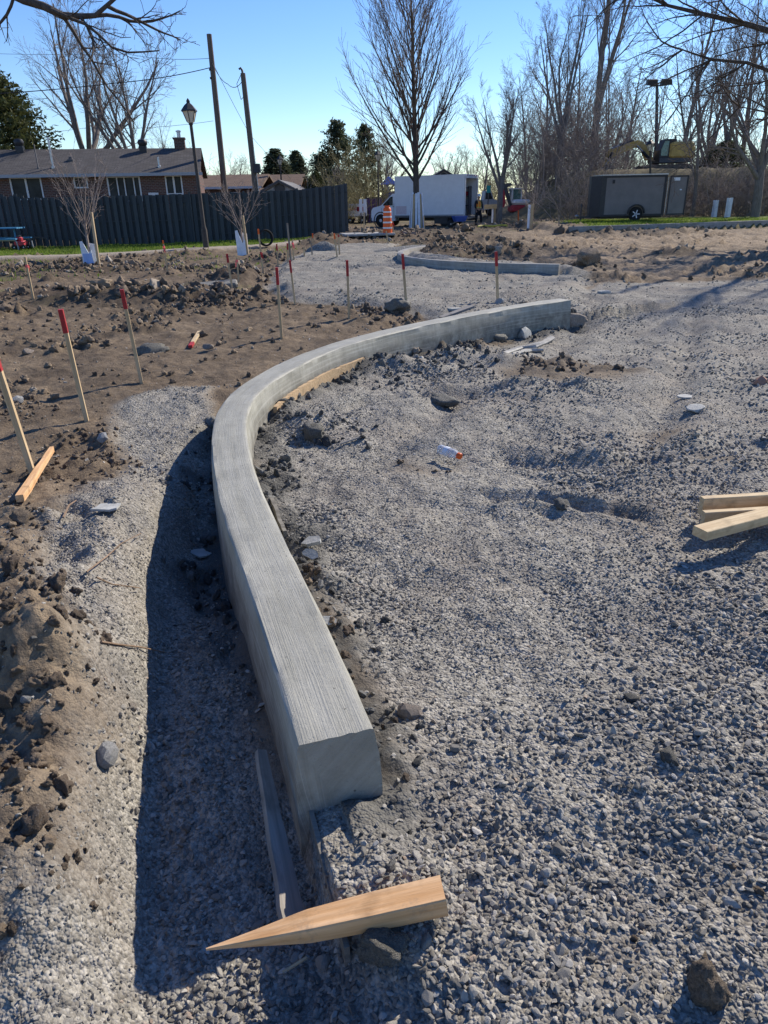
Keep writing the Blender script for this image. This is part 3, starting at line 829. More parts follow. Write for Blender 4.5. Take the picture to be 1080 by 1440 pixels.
def build_gravel():
    smat = stone_material('crushed_stone', [(0, (.135, .124, .105)), (.35, (.255, .236, .200)), (.8, (.385, .355, .298)), (.97, (.51, .475, .41)), (1, (.38, .28, .20))])
    var = [rock_mesh('crushed_stone', 100 + i, smat, 2, .45, (1, random.uniform(.6, .95), random.uniform(.4, .7))) for i in range(12)]
    X = []; Y = []; S = []
    #      r0   r1   per m2  smin  smax(half-size)
    for r0, r1, dens, s0, s1 in ((.55, 1.9, 5200, .006, .017), (1.9, 3.0, 3900, .0075, .018), (3.0, 4.6, 2500, .009, .019), (4.6, 7.5, 1100, .011, .022), (7.5, 13, 300, .013, .028), (13, 22, 26, .02, .05)):
        half = R(50) if r1 < 2.5 else R(42)
        area = half * (r1 * r1 - r0 * r0)
        n = int(area * dens)
        x, y = fan(n, r0, r1, half)
        s = s0 + (s1 - s0) * RNG.beta(1.15, 3.6, n) + (RNG.random(n) < .012) * RNG.uniform(.002, .014, n)
        X.append(x); Y.append(y); S.append(s)
    x = np.concatenate(X); y = np.concatenate(Y); s = np.concatenate(S)
    h, z = terrain(x, y)
    rr = np.hypot(x, y)
    bare = fbm(x, y, 1.4, 55, 4)                       # patches where fines show between stones
    cover = sstep(.38, .54, bare) * .58 + .42
    size_n = fbm(x, y, 1.0, 57, 3)
    s = s * (.62 + .62 * sstep(.38, .62, size_n)) * np.where(rr > 2.6, .90, .98)
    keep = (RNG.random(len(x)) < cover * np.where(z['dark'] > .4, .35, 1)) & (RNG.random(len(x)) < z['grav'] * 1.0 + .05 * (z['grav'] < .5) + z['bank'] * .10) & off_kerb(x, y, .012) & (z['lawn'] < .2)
    x, y, s, h = x[keep], y[keep], s[keep], h[keep]
    n = len(x)
    patch = fbm(x, y, 1.7, 58, 3)
    tint = np.clip(RNG.normal(.52, .2, n) - (sstep(.5, .7, patch)) * .2, 0, .96)
    tint = np.where(RNG.random(n) < .015, 1.0, tint)
    asp = np.stack([s * RNG.uniform(.85, 1.35, n), s * RNG.uniform(.8, 1.1, n), s * RNG.uniform(.75, 1.15, n)], 1)
    rot = np.stack([RNG.normal(0, .55, n), RNG.normal(0, .55, n), RNG.uniform(0, 6.28, n)], 1)
    pos = np.stack([x, y, h + s * RNG.uniform(-.1, .45, n)], 1)
    scatter('gravel', pos, rot, asp, tint, var, RNG.integers(0, 12, n))
    print('gravel', n)
build_gravel()

def build_clods():
    cm = stone_material('soil_clods', [(0, (.09, .066, .048)), (.5, (.195, .143, .097)), (.9, (.32, .24, .16)), (1, (.36, .32, .27))], .009)
    var = [rock_mesh('soil_clod', 300 + i, cm, 3, 1.1, (1, random.uniform(.7, 1), random.uniform(.55, .9)), True, 5) for i in range(8)]
    X = []; Y = []; S = []
    for r0, r1, dens, s0, s1 in ((.7, 3.2, 1000, .006, .055), (3.2, 7, 380, .010, .05), (7, 13, 120, .015, .075), (13, 24, 34, .02, .10), (24, 46, 8, .03, .14)):
        half = R(44)
        n = int(half * (r1 * r1 - r0 * r0) * dens)
        x, y = fan(n, r0, r1, half)
        X.append(x); Y.append(y); S.append(s0 + (s1 - s0) * RNG.beta(.9, 4.5, n))
    x = np.concatenate(X); y = np.concatenate(Y); s = np.concatenate(S)
    h, z = terrain(x, y)
    soil = (1 - z['grav']) * (1 - z['lawn']) * (1 - z['path']) * (1 - .82 * z['tan'])
    clump = sstep(.48, .70, fbm(x, y, .7, 23, 3)) * .7 + .055
    md = np.zeros_like(x)
    for mx, my, r, hh, e in MW:
        md = np.maximum(md, np.exp(-(((x - mx) / (r * e)) ** 2 + ((y - my) / r) ** 2)))
    p = soil * np.clip(clump + md + z['bank'] * .9, 0, 1)
    keep = (RNG.random(len(x)) < p) & off_kerb(x, y, .03)
    x, y, s, h, md = x[keep], y[keep], s[keep], h[keep], md[keep]
    s = s * np.where(y > 5, 1 + .55 * sstep(.5, .7, fbm(x, y, .9, 29, 3)), 1)
    s = s * (1 + md * np.where(y < 4, .15, .8))
    n = len(x)
    rot = RNG.uniform(0, 6.28, (n, 3))
    scl = s[:, None] * RNG.uniform(.75, 1.25, (n, 3))
    tint = np.clip(RNG.normal(.5, .22, n), 0, 1)
    scatter('soil_clods', np.stack([x, y, h + s * .2], 1), rot, scl, tint, var, RNG.integers(0, 8, n))
    # wet grey mud lumps hugging the kerb and heaps of stony spoil
    mm = stone_material('mud_lumps', [(0, (.045, .045, .042)), (.6, (.115, .112, .102)), (1, (.24, .235, .215))], .007)
    var2 = [rock_mesh('mud_lump', 500 + i, mm, 3, 1.0, (1, random.uniform(.7, 1), random.uniform(.5, .8)), True, 6) for i in range(8)]
    n = 26000
    x = RNG.uniform(-2.5, 3.5, n); y = RNG.uniform(.8, 12, n)
    h, z = terrain(x, y)
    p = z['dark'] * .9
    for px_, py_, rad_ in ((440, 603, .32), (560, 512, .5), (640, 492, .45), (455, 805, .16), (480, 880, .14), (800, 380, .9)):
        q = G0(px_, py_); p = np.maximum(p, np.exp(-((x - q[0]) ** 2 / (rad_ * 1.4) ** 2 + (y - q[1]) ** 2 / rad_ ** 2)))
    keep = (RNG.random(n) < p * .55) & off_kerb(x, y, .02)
    x, y, h = x[keep], y[keep], h[keep]; n = len(x)
    s = .008 + .05 * RNG.beta(.9, 4, n) * np.clip(y / 4, .5, 1.3)
    scatter('mud_lumps', np.stack([x, y, h + s * .15], 1), RNG.uniform(0, 6.28, (n, 3)), s[:, None] * RNG.uniform(.75, 1.3, (n, 3)), np.clip(RNG.normal(.5, .22, n), 0, 1), var2, RNG.integers(0, 8, n))
build_clods()

# ------------------------------------------------------------------ grass blades
def build_grass():
    xs = []; ys = []
    n = 60000
    x, y = fan(n * 3, 20, 47, R(36))
    h, z = terrain(x, y)
    sp = fbm(x, y, .6, 71, 3)
    keep = (RNG.random(len(x)) < np.clip(z['lawn'], 0, 1) * (.6 + .4 * sp)) | ((RNG.random(len(x)) < .10 * (sp > .56)) & (z['grav'] < .1) & (z['path'] < .1) & (y < 32) & (x < -3))
    x, y, h = x[keep][:36000], y[keep][:36000], h[keep][:36000]
    n = len(x)
    a = RNG.uniform(0, 6.28, n); w = RNG.uniform(.012, .03, n); L = RNG.uniform(.04, .11, n)
    ox, oy = np.cos(a) * w, np.sin(a) * w
    lx, ly = RNG.normal(0, .04, n), RNG.normal(0, .04, n)
    v = np.empty((n, 3, 3))
    v[:, 0] = np.stack([x - ox, y - oy, h - .01], 1); v[:, 1] = np.stack([x + ox, y + oy, h - .01], 1); v[:, 2] = np.stack([x + lx, y + ly, h + L], 1)
    me = np_mesh('grass', v.reshape(-1, 3), np.arange(n * 3).reshape(-1, 3), M['grass'])
    o = bpy.data.objects.new('grass', me); COL.objects.link(o); tag(o, kind='stuff')
build_grass()

# ================================================================== KERBS
def sweep_kerb(name, path, prof, zfun, m, parent=None, wob=0.0, topmask=None):
    """prof: list of (offset right of the outer edge line, z); path = outer edge (2D)"""
    t = np.gradient(path, axis=0); t /= np.linalg.norm(t, axis=1)[:, None]
    nrm = np.stack([t[:, 1], -t[:, 0]], 1)
    arc = np.r_[0, np.cumsum(np.linalg.norm(np.diff(path, axis=0), axis=1))]
    n, k = len(path), len(prof)
    vs = np.zeros((n, k, 3)); top = np.zeros((n, k)); low = np.zeros((n, k))
    per = np.r_[0, np.cumsum([math.dist(prof[i], prof[i + 1]) for i in range(k - 1)])]
    zt = max(p[1] for p in prof)
    for i, (o, z) in enumerate(prof):
        jit = (fbm(arc, np.full(n, i * 3.7), 3.0, 31, 3) - .5) * wob
        vs[:, i, 0] = path[:, 0] + nrm[:, 0] * (o + jit); vs[:, i, 1] = path[:, 1] + nrm[:, 1] * (o + jit)
        vs[:, i, 2] = z + zfun(arc) + (fbm(arc, np.full(n, i * 5.1), 5.0, 37, 3) - .5) * wob * .6
        top[:, i] = 1.0 if z > zt - .012 else 0.0
        low[:, i] = float(np.clip((zt - .075 - z) / .08, 0, 1))
    rgk = np.random.default_rng(12)
    for e_, sg in ((0, -1), (n - 1, 1)):            # chipped ends
        j_ = np.abs(rgk.normal(0, .0022, k)) * (np.arange(k) > 1)
        vs[e_, :, 0] -= sg * t[e_, 0] * j_; vs[e_, :, 1] -= sg * t[e_, 1] * j_; vs[e_, :, 2] -= np.where(top[e_] > .5, np.abs(rgk.normal(0, .0016, k)), 0)
    v = vs.reshape(-1, 3).tolist()
    f = [(i * k + j, i * k + j + 1, (i + 1) * k + j + 1, (i + 1) * k + j) for i in range(n - 1) for j in range(k - 1)]
    f.append(tuple(range(k))); f.append(tuple((n - 1) * k + j for j in range(k - 1, -1, -1)))
    me = bpy.data.meshes.new(name); me.from_pydata(v, [], f); me.update()
    uvl = me.uv_layers.new(name='uv')
    vi = np.zeros(len(me.loops), np.int32); me.loops.foreach_get('vertex_index', vi)
    uv = np.stack([arc[vi // k], per[vi % k]], 1)
    uvl.data.foreach_set('uv', uv.astype(np.float32).ravel())
    for nm, arr in (('top', top), ('low', low)):
        a = me.attributes.new(nm, 'FLOAT', 'POINT'); a.data.foreach_set('value', arr.ravel().astype(np.float32))
    bm_fix(me)
    me.materials.append(m)
    me.polygons.foreach_set('use_smooth', [True] * len(me.polygons))
    try: me.set_sharp_from_angle(angle=R(35))
    except Exception: pass
    o = bpy.data.objects.new(name, me); COL.objects.link(o)
    if parent is not None: o.parent = parent
    return o

fine = smooth_path(KERB_O, 260)
prof = [(-.012, -.34), (-.010, .10), (-.006, .15), (0, KZ - .010), (.006, KZ - .003), (.012, KZ), (.03, KZ), (.05, KZ), (.07, KZ), (.09, KZ), (.11, KZ), (.13, KZ), (.15, KZ), (.17, KZ), (.19, KZ), (KW - .014, KZ), (KW - .005, KZ - .004), (KW, KZ - .012), (KW + .005, KZ - .07),
        (KW + .010, KZ - .09), (KW + .016, .05), (KW + .020, -.34)]
kerb = sweep_kerb('concrete_kerb', fine, prof, lambda a: 0 * a, M['concrete'], wob=.010)
# the near end stops clear of the ground on its gravel bed
tag(kerb, 'long new grey concrete kerb sweeping in a curve through the gravel foreground', 'kerb', kind='thing')

isl_prof = [(-.17, -.3), (-.17, .25), (-.16, .27), (-.01, .27), (0, .255), (.012, -.3)]
k2 = sweep_kerb('concrete_kerb', ISL[::-1], [(-o, z) for o, z in isl_prof[::-1]], lambda a: 0 * a, M['concrete_far'], wob=.01)
tag(k2, 'hooked concrete kerb edging the dark soil island beyond the gravel pad', 'kerb', kind='thing')
lowfine = smooth_path(LOW, 90)
k3 = sweep_kerb('concrete_kerb', lowfine[::-1], [(-.02, -.3), (0, .33), (.012, .345), (.15, .345), (.17, .33), (.18, -.3)], lambda a: .0 * a, M['concrete_far'], wob=.012)
tag(k3, 'low straight concrete kerb along the edge of the lawn by the charcoal trailer', 'kerb', kind='thing')

# form boards still standing against the kerb
def ribbon(name, path2, off, th, z0, z1, m, label, cat, jag=0.0, seed=0):
    t = np.gradient(path2, axis=0); t /= np.linalg.norm(t, axis=1)[:, None]
    nr = np.stack([t[:, 1], -t[:, 0]], 1)
    mb = MB(); n = len(path2); rg = random.Random(seed)
    o0 = path2.mean(0)
    vs = []
    for i in range(n):
        jz = rg.uniform(-jag, jag)
        a = path2[i] + nr[i] * off; b = path2[i] + nr[i] * (off + th)
        zz1 = z1[i] if hasattr(z1, '__len__') else z1
        for p, z in ((a, z0), (a, zz1 + jz), (b, zz1 + jz), (b, z0)): vs.append((p[0] - o0[0], p[1] - o0[1], z))
    fs = [(i * 4 + j, i * 4 + (j + 1) % 4, i * 4 + 4 + (j + 1) % 4, i * 4 + 4 + j) for i in range(n - 1) for j in range(4)]
    fs += [(0, 1, 2, 3), ((n - 1) * 4 + 3, (n - 1) * 4 + 2, (n - 1) * 4 + 1, (n - 1) * 4)]
    mb.add(vs, fs)
    o = mb.build(name, m, loc=(o0[0], o0[1], 0))
    return tag(o, label, cat)
arcf = np.r_[0, np.cumsum(np.linalg.norm(np.diff(fine, axis=0), axis=1))]
def sub(a0, a1): return fine[(arcf >= a0) & (arcf <= a1)]
i0 = int(np.argmin(np.hypot(*(fine - G0(380, 566, 0.1)[:2]).T))); i1 = int(np.argmin(np.hypot(*(fine - G0(520, 508, 0.1)[:2]).T)))
seg = fine[i0 - 2:i1 + 6]
M['formpale'] = wood_material('pale_form_wood', (.58, .42, .25), (.42, .28, .15), 'X')
ribbon('form_board', seg, KW + .052, .03, -.3, .085, M['formpale'], 'pale timber form board left against the inner foot of the curved kerb', 'board', .006, 3)
i2 = int(np.argmin(np.hypot(*(fine - G0(400, 720, 0.1)[:2]).T)))
ribbon('form_board', fine[i2 - 3:i2 + 10], KW + .07, .02, -.2, .06, M['formx'], 'muddy thin board poking up beside the inner kerb edge', 'board', .015, 4)
# thin plywood form running on past the near end of the kerb
t0 = fine[0] - fine[6]; t0 = t0 / np.linalg.norm(t0)
ext = np.array([fine[0] + t0 * d for d in np.linspace(-.55, .40, 12)])
ribbon('form_board', ext, -.032, .014, -.36, np.linspace(.06, -.045, 12), M['formx'], 'grey plywood form running on past the near end of the kerb', 'board', .003, 5)
p0 = fine[0] - t0 * .02; nrm0 = np.array([t0[1], -t0[0]])
a3 = fine[0] + nrm0 * .05 + t0 * .06; b3 = fine[0] + nrm0 * .055 + t0 * .37
# leaning broken lath in front of the form
def plank_between(name, A, B, w, th, m, label, cat, up=(0, 0, 1), taper_a=1.0, taper_b=1.0, parent=None, jag=0.0, nseg=8, seed=1, bevel=0):
    A = Vector(map(float, A)); B = Vector(map(float, B)); d = (B - A); L = d.length; d.normalize()
    s = d.cross(Vector(up)).normalized(); u = s.cross(d)
    Rm = Matrix((d, s, u)).transposed()
    mb = MB(); rg = random.Random(seed); vs = []; fs = []
    for i in range(nseg + 1):
        t = i / nseg; ww = w * (taper_a + (taper_b - taper_a) * t) * (1 + rg.uniform(-jag, jag)); j = rg.uniform(-jag, jag) * w * .4
        c = bevel
        pr = [(-ww / 2 + j, -th / 2 + c), (-ww / 2 + j + c, -th / 2), (ww / 2 + j - c, -th / 2), (ww / 2 + j, -th / 2 + c), (ww / 2 + j, th / 2 - c), (ww / 2 + j - c, th / 2), (-ww / 2 + j + c, th / 2), (-ww / 2 + j, th / 2 - c)] if c else \
             [(-ww / 2 + j, -th / 2), (ww / 2 + j, -th / 2), (ww / 2 + j, th / 2), (-ww / 2 + j, th / 2)]
        k = len(pr)
        for a, b in pr: vs.append((L * t, a, b))
    for i in range(nseg):
        for j in range(k): fs.append((i * k + j, i * k + (j + 1) % k, i * k + k + (j + 1) % k, i * k + k + j))
    fs += [tuple(range(k)), tuple(nseg * k + j for j in range(k - 1, -1, -1))]
    mb.add(vs, fs)
    o = mb.build(name, m, parent)
    o.location = A; o.rotation_euler = Rm.to_euler()
    if label: tag(o, label, cat)
    return o
PL = PP(368, 1052, G0(368, 1052, .02)[1])
topL = G0(366, 1056, .05); botL = G0(412, 1290, -.10)
plank_between('wood_lath', (topL[0], topL[1], topL[2]), (botL[0], botL[1], botL[2] - .04),   .075, .018, M['greywood'], 'muddy grey lath leaning along the outside of the near kerb end', 'lath', up=(-.45, -.35, .75), taper_a=.45, jag=.06, nseg=10)

# ================================================================== FOREGROUND PIECES
# the big pale wedge across the end of the kerb
def wedge():
    tip = G0(290, 1335, -.03); a = G0(625, 1232, .085); b = G0(624, 1286, .0)
    c = V((a + b) / 2); d = V(tip) - c; L = d.length; d.normalize()
    s = d.cross(Vector((0, 0, 1))).normalized(); u = s.cross(d)
    Rm = Matrix((d, s, u)).transposed()
    prof = [(0, .036, .030), (.30 * L, .034, .028), (.57 * L, .029, .0245), (.62 * L, .026, .0225), (.80 * L, .0145, .0125), (L, .0015, .003)]
    vs = []; fs = []
    for x, w, t in prof:
        c_ = min(.003, w * .3)
        for a_, b_ in ((-w, -t + c_), (-w + c_, -t), (w - c_, -t), (w, -t + c_), (w, t - c_), (w - c_, t), (-w + c_, t), (-w, t - c_)):
            vs.append((x, a_, b_))
    n = len(prof)
    for i in range(n - 1):
        for j in range(8): fs.append((i * 8 + j, i * 8 + (j + 1) % 8, i * 8 + 8 + (j + 1) % 8, i * 8 + 8 + j))
    fs += [tuple(range(8)), tuple((n - 1) * 8 + j for j in range(7, -1, -1))]
    mb = MB(); mb.add(vs, fs)
    o = mb.build('wooden_stake', M['orange_wood'])
    o.location = c; o.rotation_euler = Rm.to_euler()
    tag(o, 'thick orange-brown pointed wooden stake lying across the near end of the kerb', 'stake')
wedge()

# lumber at the right edge
def lumber(A, B, w, th, label, up=(0, 0, 1), seed=0):
    plank_between('lumber', A, B, w, th, M['lathx'], label, 'timber', up=up, nseg=1, bevel=.003, seed=seed)
g1 = G0(988, 752, .05); g2 = G0(1200, 700, .13)
bx = G0(992, 735, .0); 
dl = V(G0(1250, 690, .05)) - V(G0(1000, 757, .05)); dl.normalize()
A = V(G0(984, 750, .075)); lumber(A, A + dl * 1.7, .088, .05, 'pale squared timber lying on top of two boards at the right edge')
d2 = V(G0(1200, 704, .04)) - V(G0(990, 717, .04)); d2.normalize()
A2 = V(G0(988, 730, .035)); lumber(A2, A2 + d2 * 1.8, .038, .088, 'board lying on edge beneath the crossed timber at the right edge', seed=2)
A3 = V(G0(986, 709, .06)); A3.z = .05; lumber(A3, A3 + d2 * 1.8, .045, .10, 'rear board lying behind the other two at the right edge', seed=3)

# bottle
def bottle():
    a = G(620, 634); 
    p = V(G0(620, 632, .035)); q = V(G0(648, 642, .03)); d = (q - p).normalized()
    t = thing('plastic_bottle', 'crumpled clear plastic bottle with an orange cap lying on the gravel', 'bottle', p, rot=d.to_track_quat('Z', 'Y').to_euler())
    L = .17
    MB().lathe([(.004, -.012), (.03, -.010), (.034, 0), (.033, .02), (.030, .035), (.034, .05), (.0345, .08), (.031, .095), (.034, .11), (.030, .135), (.018, .155), (.016, .165)], 14).build('bottle_body', M['bottle'], t, True)
    MB().lathe([(.0345, .045), (.0352, .048), (.0352, .078), (.0345, .082)], 14).build('label', M['label'], t, True)
    MB().lathe([(.019, .158), (.0215, .160), (.0215, .182), (.018, .186)], 14).build('cap', M['orange_plastic'], t, True)
bottle()

# rocks, slabs, clods picked out one by one
def rock(px, py, size, m, label, name='rock', cat='rock', flat=(1, .8, .6), seed=0, rz=None, tilt=(0, 0), sub=2, lift=.3, rough=.35):
    p = G(px, py)
    me = rock_mesh(name, 900 + seed, m, sub, min(rough, .6) if sub > 2 else rough, flat, sub > 2, 4 if sub > 2 else 11)
    o = bpy.data.objects.new(name, me); COL.objects.link(o)
    o.location = V(p) + Vector((0, 0, size * flat[2] * lift)); o.scale = (size,) * 3
    o.rotation_euler = (tilt[0], tilt[1], rz if rz is not None else random.uniform(0, 6))
    return tag(o, label, cat)
rock(577, 1003, .062, M['rockbrown'], 'brown angular rock on the gravel right of the near kerb end', flat=(1.05, .62, .55), seed=1, rz=.5, tilt=(.3, .2))
rock(540, 1340, .068, M['mud'], 'lumpy grey-green clod of mud beneath the orange-brown stake', 'mud_clod', 'clod', (1, .8, .7), 2, sub=4, rough=.9)
rock(996, 1395, .062, M['clod'], 'upright brown clod on the gravel in the bottom right corner', 'mud_clod', 'clod', (.75, .7, 1.1), 3, sub=4, rough=1.0)
rock(147, 1068, .050, M['rockgrey'], 'pale grey rock at the edge of the shaded trench', flat=(1, .8, .9), seed=4)
rock(38, 985, .022, M['rockgrey'], 'small white pebble on the brown bank at the left edge', flat=(1, .8, .8), seed=5)
rock(66, 497, .12, M['rockgrey'], 'dark grey boulder left of the tall leaning stakes', flat=(1, .7, .6), seed=6) if False else None
rock(25, 566, .085, M['rockgrey'], 'grey rock beside the stake cut by the left edge', flat=(1.1, .7, .6), seed=7)
rock(145, 618, .075, M['rockgrey'], 'dark grey rock on bare soil above the gravel crest', flat=(1.1, .7, .55), seed=8)
rock(40, 497, .085, M['rockbrown'], 'squat brown rock on the soil near the left edge', flat=(1, .8, .6), seed=9)
rock(292, 491, .085, M['rockbrown'], 'rounded brown stone next to the small fallen stake', flat=(1, .7, .6), seed=10)
rock(213, 494, .15, M['mud'], 'dark clod of wet earth right of the tallest leaning stake', 'mud_clod', 'clod', (1.3, .8, .5), 11, sub=3, rough=.8)
rock(560, 434, .20, M['mud'], 'dark clod beside a red-tipped stake behind the kerb', 'mud_clod', 'clod', (1, .8, .6), 12, sub=3, rough=.8)
rock(703, 428, .11, M['rockgrey'], 'grey stone at the foot of the stake behind the far kerb top', flat=(.8, .8, .9), seed=13)
rock(619, 565, .14, M['mud'], 'flat dark lump of mud on the gravel inside the curve', 'mud_clod', 'clod', (1.2, .7, .4), 14, sub=3, rough=.8)
rock(440, 612, .11, M['mud'], 'rounded grey mud lump beside the inner bend of the kerb', 'mud_clod', 'clod', (1.1, .8, .7), 15, sub=3, rough=.6)
rock(738, 476, .17, M['slab'], 'pale chunk of concrete standing by the far kerb face', 'concrete_chunk', 'concrete', (1, .6, .7), 16, rough=.3)
rock(700, 477, .12, M['mud'], 'dark mud lump left of the pale concrete chunk', 'mud_clod', 'clod', (1.2, .7, .6), 17, sub=3)
rock(700, 466, .05, M['rockbrown'], 'small brown stone against the far kerb face', seed=18)
rock(978, 577, .10, M['slab'], 'pale flat lump lying alone on the right-hand gravel', 'concrete_chunk', 'concrete', (1.2, .8, .35), 19)
rock(888, 985, .03, M['mud'], 'small dark clod in the gravel right of the brown rock', 'mud_clod', 'clod', (1, .8, .7), 20, sub=3, rough=.8)
rock(943, 1067, .035, M['mud'], 'dark clod in the gravel near the lower right edge', 'mud_clod', 'clod', (1, .8, .7), 21, sub=3, rough=.8)
rock(790, 712, .055, M['mud'], 'dark mud crumb in the shallow rut left of the timber', 'mud_clod', 'clod', (1.2, .8, .6), 22, sub=3, rough=.8)
rock(30, 640 + 90, .06, M['clod'], 'brown clod beside the fallen orange stake', 'mud_clod', 'clod', (1, .8, .7), 23, sub=3, rough=.8)
rock(830, 366, .35, M['clod'], 'big brown clod on top of the spoil heap near the island kerb', 'mud_clod', 'clod', (1.2, .8, .6), 24, sub=3, rough=.8)
rock(1070, 538, .1, M['brickpiece'], 'broken brown brick lying at the right edge of the gravel', 'brick_fragment', 'brick', (1, .7, .6), 25, sub=1, rough=.15)
# lumpy concrete spill at the far end of the kerb
rock(803, 456, .20, M['rockbrown'], 'lumpy brown block of spilled concrete against the far end of the kerb', 'concrete_chunk', 'concrete', (1.25, .45, .55), 26, sub=3, rz=.25, rough=.7, lift=.4)

def slab(px, py, r, label, seed, th=.012, tilt=(0, 0), z=.01):
    p = G(px, py); rg = random.Random(seed)
    n = 9; pts = [(math.cos(6.283 * i / n) * r * rg.uniform(.65, 1.15), math.sin(6.283 * i / n) * r * .62 * rg.uniform(.65, 1.15)) for i in range(n)]
    mb = MB(); mb.prism(pts, 0, th, 'XY')
    o = mb.build('concrete_flake', M['slab']); o.location = V(p) + Vector((0, 0, z)); o.rotation_euler = (tilt[0], tilt[1], rg.uniform(-.3, .3))
    tag(o, label, 'concrete')
slab(152, 717, .085, 'pale flat flake of concrete on the left gravel crest', 1)
slab(282, 783, .06, 'thin grey flake of concrete lying in the shaded trench', 2, tilt=(.2, .1), z=.02)
slab(441, 770, .055, 'pale concrete flake tilted against mud inside the kerb', 3, th=.02, tilt=(.3, -.2), z=.03)
slab(437, 787, .045, 'grey concrete flake below the tilted pale one inside the kerb', 4, th=.02, tilt=(.9, .1), z=.03)
slab(462, 880, .035, 'small pale shard of concrete close to the straight inner kerb edge', 5, th=.012, tilt=(.5, .3), z=.02)
slab(965, 560, .10, 'dusty pale scrap of sheet on the right-hand gravel', 6)
slab(848, 413, .16, 'flat pale slab lying on the gravel beyond the far kerb end', 7, th=.04)
slab(640, 437, .12, 'pale concrete flake on the berm behind the kerb', 8, th=.03)

# muddy cloth / broken pipe near the far kerb
def cloth():
    mb = MB()
    A = [G(706, 496), G(728, 493), G(748, 490), G(765, 484), G(776, 480)]
    o0 = V(A[2])
    pts = [V(a) + Vector((0, 0, .04)) - o0 for a in A]
    mb.tube(pts, [.05, .075, .07, .06, .045], 9)
    mb.tube([pts[0] + Vector((0, -.05, -.02)), pts[1] + Vector((.1, -.14, -.03)), pts[2] + Vector((.12, -.1, -.03))], [.03, .06, .03], 8)
    v = np.array(mb.v); v[:, 2] = (v[:, 2] - .0) * .55 + (fbm(v[:, 0], v[:, 1], 9, 3, 3) - .5) * .09
    mb.v = [tuple(p) for p in v]
    o = mb.build('cloth_rag', M['cloth'], None, True); o.location = o0
    tag(o, 'crumpled pale muddy sheet lying beside the far kerb face', 'rag')
cloth()
# grey board behind the kerb
plank_between('wood_board', G0(620, 447, .10), G0(664, 431, .20), .10, .03, M['greywood'], 'weathered grey board lying against the far kerb from behind', 'board', nseg=3)
plank_between('wood_stick', V(G(478, 628)) + Vector((0, 0, .02)), V(G(510, 617)) + Vector((0, 0, .02)), .014, .010, M['greywood'], 'thin pale stick lying on the gravel inside the bend', 'stick', nseg=3)
plank_between('wood_stick', V(G(398, 1372)) + Vector((0, 0, .012)), V(G(432, 1352)) + Vector((0, 0, .015)), .006, .005, M['lathx'], 'splinter of wood on the gravel below the orange-brown stake', 'stick', nseg=2)
plank_between('wooden_stake', V(G(30, 708)) + Vector((0, 0, .03)), V(G(75, 641)) + Vector((0, 0, .05)), .045, .04, M['orange_wood'], 'fallen broken orange stake lying by the left edge', 'stake', nseg=6, jag=.12, taper_b=.5)
def fallen():
    a = V(G(268, 491)) + Vector((0, 0, .03)); b = V(G(281, 471)) + Vector((0, 0, .04)); d = (b - a).normalized()
    t = thing('survey_stake', 'short stake with a red end lying on the soil behind the kerb bend', 'stake', a, rot=d.to_track_quat('X', 'Z').to_euler(), group='red-tipped survey stakes')
    L = (b - a).length
    MB().box((L * .62, 0, 0), (L * .76, .045, .03)).build('shaft', M['lathx'], t)
    MB().box((L * .12, 0, 0), (L * .235, .047, .032)).build('painted_tip', M['red'], t)
fallen()
def roots(path, r, label):
    pts = [V(G(a, b)) + Vector((0, 0, .02)) for a, b in path]
    o0 = pts[0]
    mb = MB(); P = [p - o0 + Vector((random.uniform(-.01, .01), random.uniform(-.01, .01), random.uniform(0, .012))) for p in pts]
    mb.tube(P, [r * (1 - .6 * i / len(P)) for i in range(len(P))], 5)
    o = mb.build('tree_root', M['root'], None, True); o.location = o0; tag(o, label, 'root')
roots([(145, 908), (170, 914), (200, 918), (238, 925)], .005, 'thin brown root crossing the edge of the shaded trench')
roots([(134, 822), (160, 828), (195, 834)], .004, 'short brown root on the gravel bank left of the trench')
roots([(126, 810), (150, 790), (175, 770), (198, 758)], .004, 'curved brown root higher up the left gravel bank')
roots([(90, 735), (100, 718), (106, 710)], .006, 'short root stub near the pale concrete flake')

# ================================================================== SURVEY STAKES
STK = 'survey stakes with painted tips'
def stake(base, top, label, tip='red', frac=.17, w=.058, th=.032, m='lath', ribbon=None, group=STK, name='survey_stake', cat='stake', yaw=.3):
    b = G(*base); t = PP(top[0], top[1], b[1])
    if top[1] > base[1]: t = b + np.array([0, 0, .9])
    d = V(t) - V(b); L = d.length
    q = d.to_track_quat('Z', 'Y')
    e = thing(name, label, cat, b, group=group, rot=(q.to_matrix() @ Matrix.Rotation(yaw, 3, 'Z')).to_euler())
    tl = frac * L if tip else 0
    MB().box((0, 0, (L - tl - .15) / 2), (w, th, L - tl + .15)).build('shaft', M[m], e)
    if tip:
        mb = MB(); mb.box((0, 0, L - tl / 2), (w * 1.06, th * 1.1, tl), taper=(.97, .97)); mb.build('painted_tip', M[tip], e)
    if ribbon:
        s = max(1, L)
        mb = MB(); z = L * ribbon[1]
        vs = []; nn = 6
        for i in range(nn + 1):
            x = .02 + .11 * i / nn; vs += [(x, -.004 + .03 * math.sin(i * 1.3), z + .03 - .07 * (i / nn) ** 1.5), (x, .004 + .03 * math.sin(i * 1.3 + .3), z - .03 - .12 * (i / nn) ** 1.3)]
        mb.add(vs, [(2 * i, 2 * i + 1, 2 * i + 3, 2 * i + 2) for i in range(nn)])
        mb.box((0, 0, z), (w * 1.15, th * 1.3, .05))
        mb.build('ribbon', M[ribbon[0]], e)
    return e
stake((122, 592), (85, 435), 'leaning red-tipped stake, second from the left edge of the photo', frac=.2)
stake((199, 538), (171, 407), 'leaning red-tipped stake standing alone beside a dark clod', frac=.2)
